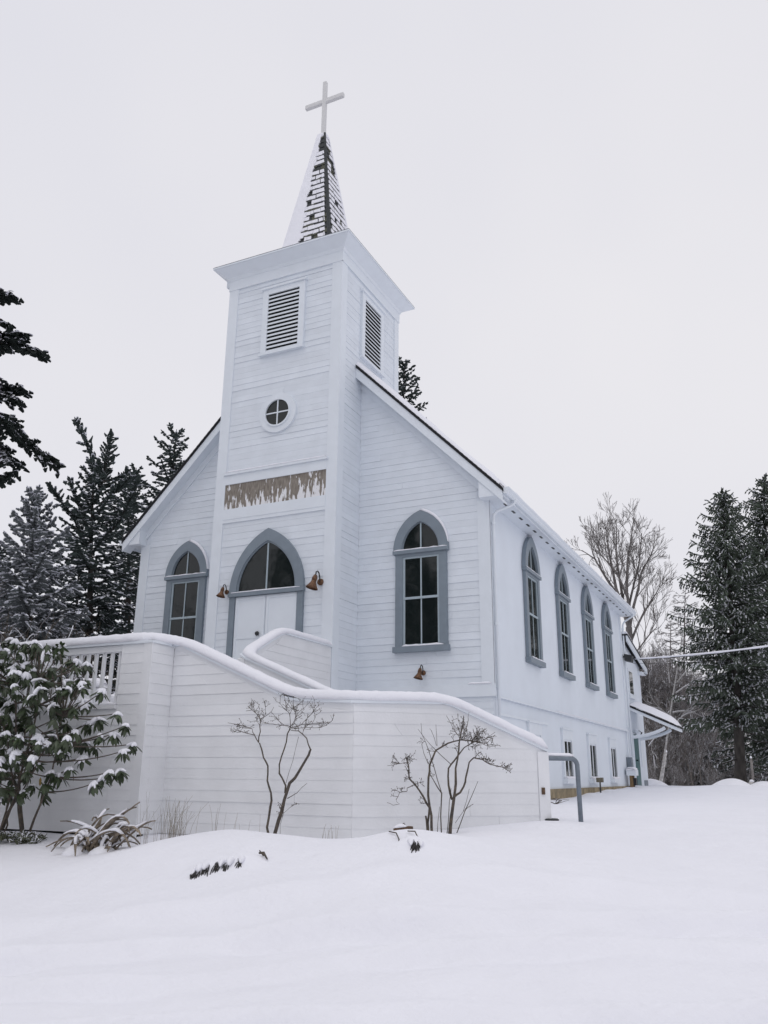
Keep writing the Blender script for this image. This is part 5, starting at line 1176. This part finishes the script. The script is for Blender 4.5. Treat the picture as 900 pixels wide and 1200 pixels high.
for i, (x, y) in enumerate([(-30, 860), (5, 850), (30, 845), (50, 860), (15, 800), (45, 800), (-25, 800), (75, 840), (70, 875)]):
    h = on(x, y, 1, -6.9+rr_.uniform(-.2, .2)); b = base_pts[i % 7]; md = b*.5+h*.5+np.array([rr_.uniform(-.22, .22), rr_.uniform(-.15, .15), -.05]); q = [b*(1-t)**2+md*2*t*(1-t)+h*t*t+rr_.normal(size=3)*.018 for t in np.linspace(0, 1, 8)]; stm.tube(np.array(q), np.linspace(.022, .010, 8)*rr_.uniform(.6, 1.1), 6); hubs += q[3:]
hubs = np.array(hubs)
for i, (x, y, yy) in enumerate(tips):
    p = on(x, y, 1, yy); j = np.argmin(((hubs-p)**2).sum(1)+ (hubs[:, 2] > p[2]+.05)*.3); h = hubs[j]; md = (p+h)/2+np.array([0, 0, -.07*np.linalg.norm(p-h)])
    stm.tube(np.array([h*(1-t)**2+md*2*t*(1-t)+p*t*t for t in np.linspace(0, 1, 6)]), np.linspace(.010, .006, 6), 4)
    s = rr_.uniform(.75, 1.15) if i >= 23 else rr_.uniform(.95, 1.15)
    o = link('leaf_cluster', LCM[i % 5], rh, p-base_of(rh)); q_ = .35 if i < 23 else .75; o.rotation_euler = (rr_.uniform(-q_, q_), rr_.uniform(-q_, q_), rr_.uniform(0, 6.28)); o.scale = (s, s, s)
    if rr_.random() < (.72 if i >= 23 else .97):
        c = link('snow_cap', CPM[(i*3) % 5], o); k_ = rr_.uniform(.8, 1.15); c.scale = (k_, k_, k_*rr_.uniform(.8, 1.2)); c.rotation_euler[2] = rr_.uniform(0, 6.28)
stm.build('stems', BARKS, rh, smooth=True)
yl_ = on(47, 916, 1, -6.9); o = link('leaf_cluster', None, None) if False else None
ym = MB(); ym.add([yl_+np.array(v) for v in ((0, 0, .06), (.025, 0, .02), (.022, .005, -.03), (0, .005, -.06), (-.022, .005, -.03), (-.025, 0, .02))], [(0, 1, 2, 3), (0, 3, 4, 5)]); ye = ym.build('yellow_leaf', LEAFY, rh); ye['label'] = 'single yellowed leaf hanging low'

# thicket of brown twigs behind the landing at far left
bs = thing('twiggy_bush', gbase(at(20, 800, 17.5)), 'tangled brown bare bush with snow behind the left balustrade', 'shrub')
tw, sn = NP(), []
keep = rng; rng = np.random.default_rng(77)
for i in range(46):
    b = at(rng.uniform(-40, 75), 780, 17.5+rng.uniform(-.9, .9)); b[2] = gz(b[0], b[1])-.05
    grow(tw, sn, b, nrm(np.array([rng.normal()*.35, rng.normal()*.3, 1.0])), 1.5*rng.uniform(.8, 1.15), .014, 4, .6, .03, 3, .005, .3, .18, .72)
rng = keep
for q in sn: tw.quads(q.reshape(-1, 4, 3), 1)
tw.build('branches', [mat('dark_brown_twigs', (.075, .058, .042), .9, .4, 8), SNOWF], bs)

# withered strap-leaf plant flopped in the snow
sp0 = on(118, 992, 1, -7.25); sp0[2] = gz(sp0[0], sp0[1])
sp = thing('strap_leaf_plant', sp0, 'flopped clump of withered strap leaves half buried in snow', 'plant')
r = np.random.default_rng(9)
for i, (tx, ty, hh) in enumerate([(52, 1010, .18), (68, 1016, .16), (60, 998, .2), (160, 946, .12), (164, 940, .05), (178, 972, .14), (182, 962, .1), (150, 985, .22), (132, 1000, .24), (125, 1003, .2), (100, 1002, .22), (92, 992, .26), (150, 962, .15), (140, 958, .2), (128, 948, .14), (108, 962, .2), (165, 980, .2), (88, 1004, .2), (142, 992, .26), (112, 1006, .16), (118, 955, .1), (156, 975, .22)]+[(r.uniform(62, 176), r.uniform(962, 1008), r.uniform(.08, .26)) for _ in range(20)]):
    c = sp0+np.array([r.uniform(-.32, .28), r.uniform(-.2, .12), .0]); e = on(tx, ty, 1, -7.25+r.uniform(-.45, .35)); 
    if e[2] < gz(e[0], e[1])+.01: e[2] = gz(e[0], e[1])+.01
    md = (c*.4+e*.6)+np.array([r.normal()*.06, r.normal()*.06, hh*1.5]); P = [c*(1-t)**2+md*2*t*(1-t)+e*t*t for t in np.linspace(0, 1, 9)]; w = r.uniform(.018, .032)
    vs = []; fs = []; sv = []
    for k, p in enumerate(P):
        d = nrm(P[min(k+1, 8)]-P[max(k-1, 0)]); s = nrm(np.cross(d, [0, 0, 1.])+r.normal(size=3)*.05); u = np.cross(s, d); u = u if u[2] > 0 else -u; ww = w*(1 if k < 6 else (9-k)/3.2)
        vs += [p-s*ww+u*.008, p-u*.006, p+s*ww+u*.008, p+u*.004]; sv.append(p+u*.010)
    for k in range(8):
        for q in range(4): fs.append((4*k+q, 4*k+(q+1) % 4, 4*k+4+(q+1) % 4, 4*k+4+q))
    fs += [(0, 1, 2, 3), (35, 34, 33, 32)]
    lf = MB().add(vs, fs).build('leaf', STRAP, sp)
    if r.random() < .8:
        o = snowstrip(None, sv[1:7], w*2.0, .032, 'snow', seg=6, jitter=.3); o.parent = lf; o.location = -base_of(sp)
mb_ = MB()
for i in range(4):
    c = sp0+np.array([r.uniform(-.5, .25), r.uniform(-.35, .1), -.02]); mb_.tube([c+np.array([0, 0, -.1]), c, c+np.array([0, 0, .07]), c+np.array([0, 0, .10])], [.22, .20, .12, .02], 14)
weld_smooth(mb_.build('snow_drift', SNOW, sp, smooth=True))

# dry grasses
def grass(name, px, py, y, n, hgt_, spread, label, seed, mt=STRAW, r_=.0022):
    r = np.random.default_rng(seed); b = on(px, py, 1, y); b[2] = gz(b[0], b[1])-.03; t = thing(name, b, label, 'grass', 'dry grass tufts along the stair wall'); a = NP()
    for i in range(n):
        p = b+np.array([r.normal()*spread*.3, r.normal()*.06, 0]); h = hgt_*r.uniform(.45, 1.05); l = np.array([r.normal()*.16+.10, r.normal()*.1, 0])*h
        a.tube(np.array([p+l*x*x+np.array([0, 0, h*x-.10*h*x**3]) for x in np.linspace(0, 1, 6)]), np.linspace(r_, r_*.6, 6), 3)
    a.build('blades', mt, t)
grass('dry_grass', 203, 985, -6.55, 60, .62, .45, 'taller tuft of dry straw stems near the wall corner', 1)
grass('dry_grass', 250, 980, -6.3, 5, .5, .12, 'few thin dry stalks left of the first bare shrub', 2)
grass('dry_grass', 385, 984, -6.1, 9, .26, .3, 'short dry stalks just before the bend of the wall', 3)
grass('dry_grass', 283, 982, -6.3, 6, .3, .5, 'sparse dry seed stalks under the first bare shrub', 4, r_=.0018)
grass('dry_grass', 172, 975, -6.6, 12, .75, .3, 'wispy dry stalks at the wall corner behind the strap leaves', 5, r_=.0018)

# frosted low shrubs left
def frost_bush(px, py, y, n, size, label, seed):
    r = np.random.default_rng(seed); b = on(px, py, 1, y); b[2] = gz(b[0], b[1])-.02; t = thing('frosted_bush', b, label, 'shrub', 'low frosted bushes at the left'); a = NP(); A, B = [], []
    for i in range(n):
        az = r.uniform(0, 6.28); h = np.array([math.cos(az), math.sin(az)*.6, 0]); P = [b+h*size*x+np.array([0, 0, size*(.75*x-.55*x*x)*r.uniform(.7, 1.2)]) for x in np.linspace(0, 1, 8)]
        a.tube(np.array(P), np.linspace(.006, .002, 8), 4)
        for p in P[1:]:
            for q in range(4): d = nrm(r.normal(size=3)+np.array([0, 0, .2])); A.append(p); B.append(p+d*.05)
    brush(a, A, B, .012, .5, 0, 1); a.build('foliage', [FROST, SNOWF], t)
frost_bush(22, 962, -6.9, 26, .42, 'low frosted grey bush under the rhododendron', 3); frost_bush(34, 974, -7.0, 12, .17, 'small arched frosted sprig in front of the low bush', 4)

# grass clumps poking from the snow
def clump(px, py, y, wdt, label, seed, n=5):
    r = np.random.default_rng(seed); b = on(px, py, 1, y); b[2] = gz(b[0], b[1]); t = thing('buried_clump', b, label, 'plant', 'dark clumps poking from the snow bank'); a = NP(); fwd = np.array([math.sin(YAW), -math.cos(YAW), 0])
    xs = np.sort(r.uniform(-1, 1, n))*wdt
    for x in xs:
        sz = r.uniform(.5, 1.15)
        for i in range(r.integers(6, 16)):
            p = b+_r*(x+r.normal()*.022*sz)+fwd*r.uniform(-.06, .02); p[2] = gz(p[0], p[1])+.012; e = p+fwd*r.uniform(.06, .13)*sz+_r*r.normal()*.02; e[2] = gz(e[0], e[1])-.008
            mdl = (p+e)/2; mdl[2] = max(gz(mdl[0], mdl[1])+.016, mdl[2]+.012); a.tube(np.array([p, mdl, e]), np.array([.003, .0065, .003]), 4)
    a.build('blades', mat('dark_wet_blades', (.03, .028, .027), .8), t)
    for q_ in range(n):
        x = xs[q_]+r.uniform(-.05, .05); c = b+_r*x-fwd*.06; c[2] = gz(c[0], c[1]); k_ = r.uniform(.018, .04)
        o = MB().tube([c-fwd*.07+np.array([0, 0, -.03]), c-fwd*.02+np.array([0, 0, .0]), c+fwd*.04+np.array([0, 0, .002]), c+fwd*r.uniform(.07, .12)+np.array([0, 0, -.03])], [k_*1.2, k_*1.5, k_, k_*.3], 10).build('snow', SNOW, t, smooth=True); weld_smooth(o)
clump(258, 1026, -8.35, .30, 'dark grass clump poking out of the snow bank at left', 3, 6); clump(480, 1003, -7.75, .10, 'dark hollow of buried twigs below the snowy log', 5, 2)
# arching twigs over the hollow
tb_ = thing('arched_twig', gbase(on(478, 1000, 1, -7.6)), 'two bent twigs arching out of the snow below the log', 'twig')
for (x0, y0, x1, y1, x2, y2) in [(456, 982, 468, 985, 467, 1004), (478, 978, 490, 988, 492, 1004)]:
    A_, B_, C_ = on(x0, y0, 1, -7.25), on(x1, y1, 1, -7.5), on(x2, y2, 1, -7.75); A_[2] = gz(A_[0], A_[1])+.015; B_[2] = gz(B_[0], B_[1])+.03; C_[2] = gz(C_[0], C_[1])-.03; MB().tube([A_, A_*.3+B_*.7+np.array([0, 0, .01]), B_*.55+C_*.45+np.array([0, 0, .02]), C_], .0065, 6).build('stem', BARKS, tb_, smooth=True)
lg = thing('small_log', on(486, 976, 1, -6.95), 'small rotting brown log end lying on the snow hump', 'log')
A_, B_ = on(461, 979, 1, -7.0), on(484, 974, 1, -6.9); A_[2] = max(A_[2], gz(A_[0], A_[1])+.006); B_[2] = max(B_[2], gz(B_[0], B_[1])+.012)
MB().tube(line(A_, B_, 5), [.014, .022, .024, .021, .023, .016], 8).build('wood', LOGM, lg, smooth=True); snowstrip(lg, [p+np.array([0, 0, .018]) for p in line(A_*.95+B_*.05, A_*.35+B_*.65, 6)], .055, .028, jitter=.35)
C_ = on(470, 968, 1, -6.95); C_[2] = gz(C_[0], C_[1])-.01; MB().tube([C_, C_+np.array([-.01, 0, .05]), C_+np.array([.035, 0, .075]), C_+np.array([.05, 0, .05])], .005, 5).build('twig', BARKS, lg)
tw_ = on(304, 1005, 1, -8.0); tt = thing('fallen_twig', tw_, 'short dark twig lying on the snow bank right of the grass clump', 'twig'); tw_[2] = gz(tw_[0], tw_[1])+.02
e_ = tw_+_r*.10; e_ += np.array([math.sin(YAW), -math.cos(YAW), 0])*.16; e_[2] = gz(e_[0], e_[1])+.02
MB().tube([tw_, (tw_+e_)/2+np.array([0, 0, .03]), e_], [.012, .014, .007], 6).build('stem', BARKS, tt, smooth=True); MB().tube([(tw_+e_)/2, (tw_+e_)/2+np.array([-.05, 0, .05])], .006, 5).build('side_shoot', BARKS, tt)
pb = onpl(646, 964, (*NOR45, 0), (*WB, 0)); pb[2] = gz(pb[0], pb[1])+.012; gl = thing('stepping_stone', pb, 'dark flat stone edge showing in the snow at the end of the stair wall', 'stone')
m = MB(); m.tube([pb+np.array([0, 0, -.05]), pb+np.array([0, 0, .0]), pb+np.array([0, 0, .012])], [.11, .11, .09], 12); m.build('slab', DARKM, gl)
# sprig by the foundation
spg = gbase(onpl(651, 941, (0, 1, 0), (0, .6, 0))); st_ = thing('fallen_twig', spg, 'small grey sprig in the snow beside the foundation', 'twig'); a = NP()
for i in range(6): a.tube(np.array([spg+np.array([0, 0, .1]), spg+np.array([rng.normal()*.12, rng.normal()*.1, .17]), spg+np.array([rng.normal()*.25, rng.normal()*.2, .2])]), np.array([.008, .006, .003]), 4)
a.build('stems', BARKS, st_)

# ------------------------------------------------------------------ lift everything so that the snow at the camera is about z = 0
for o in list(scene.objects):
    if o.parent is None: o.location.z += ZO
bpy.context.view_layer.update()
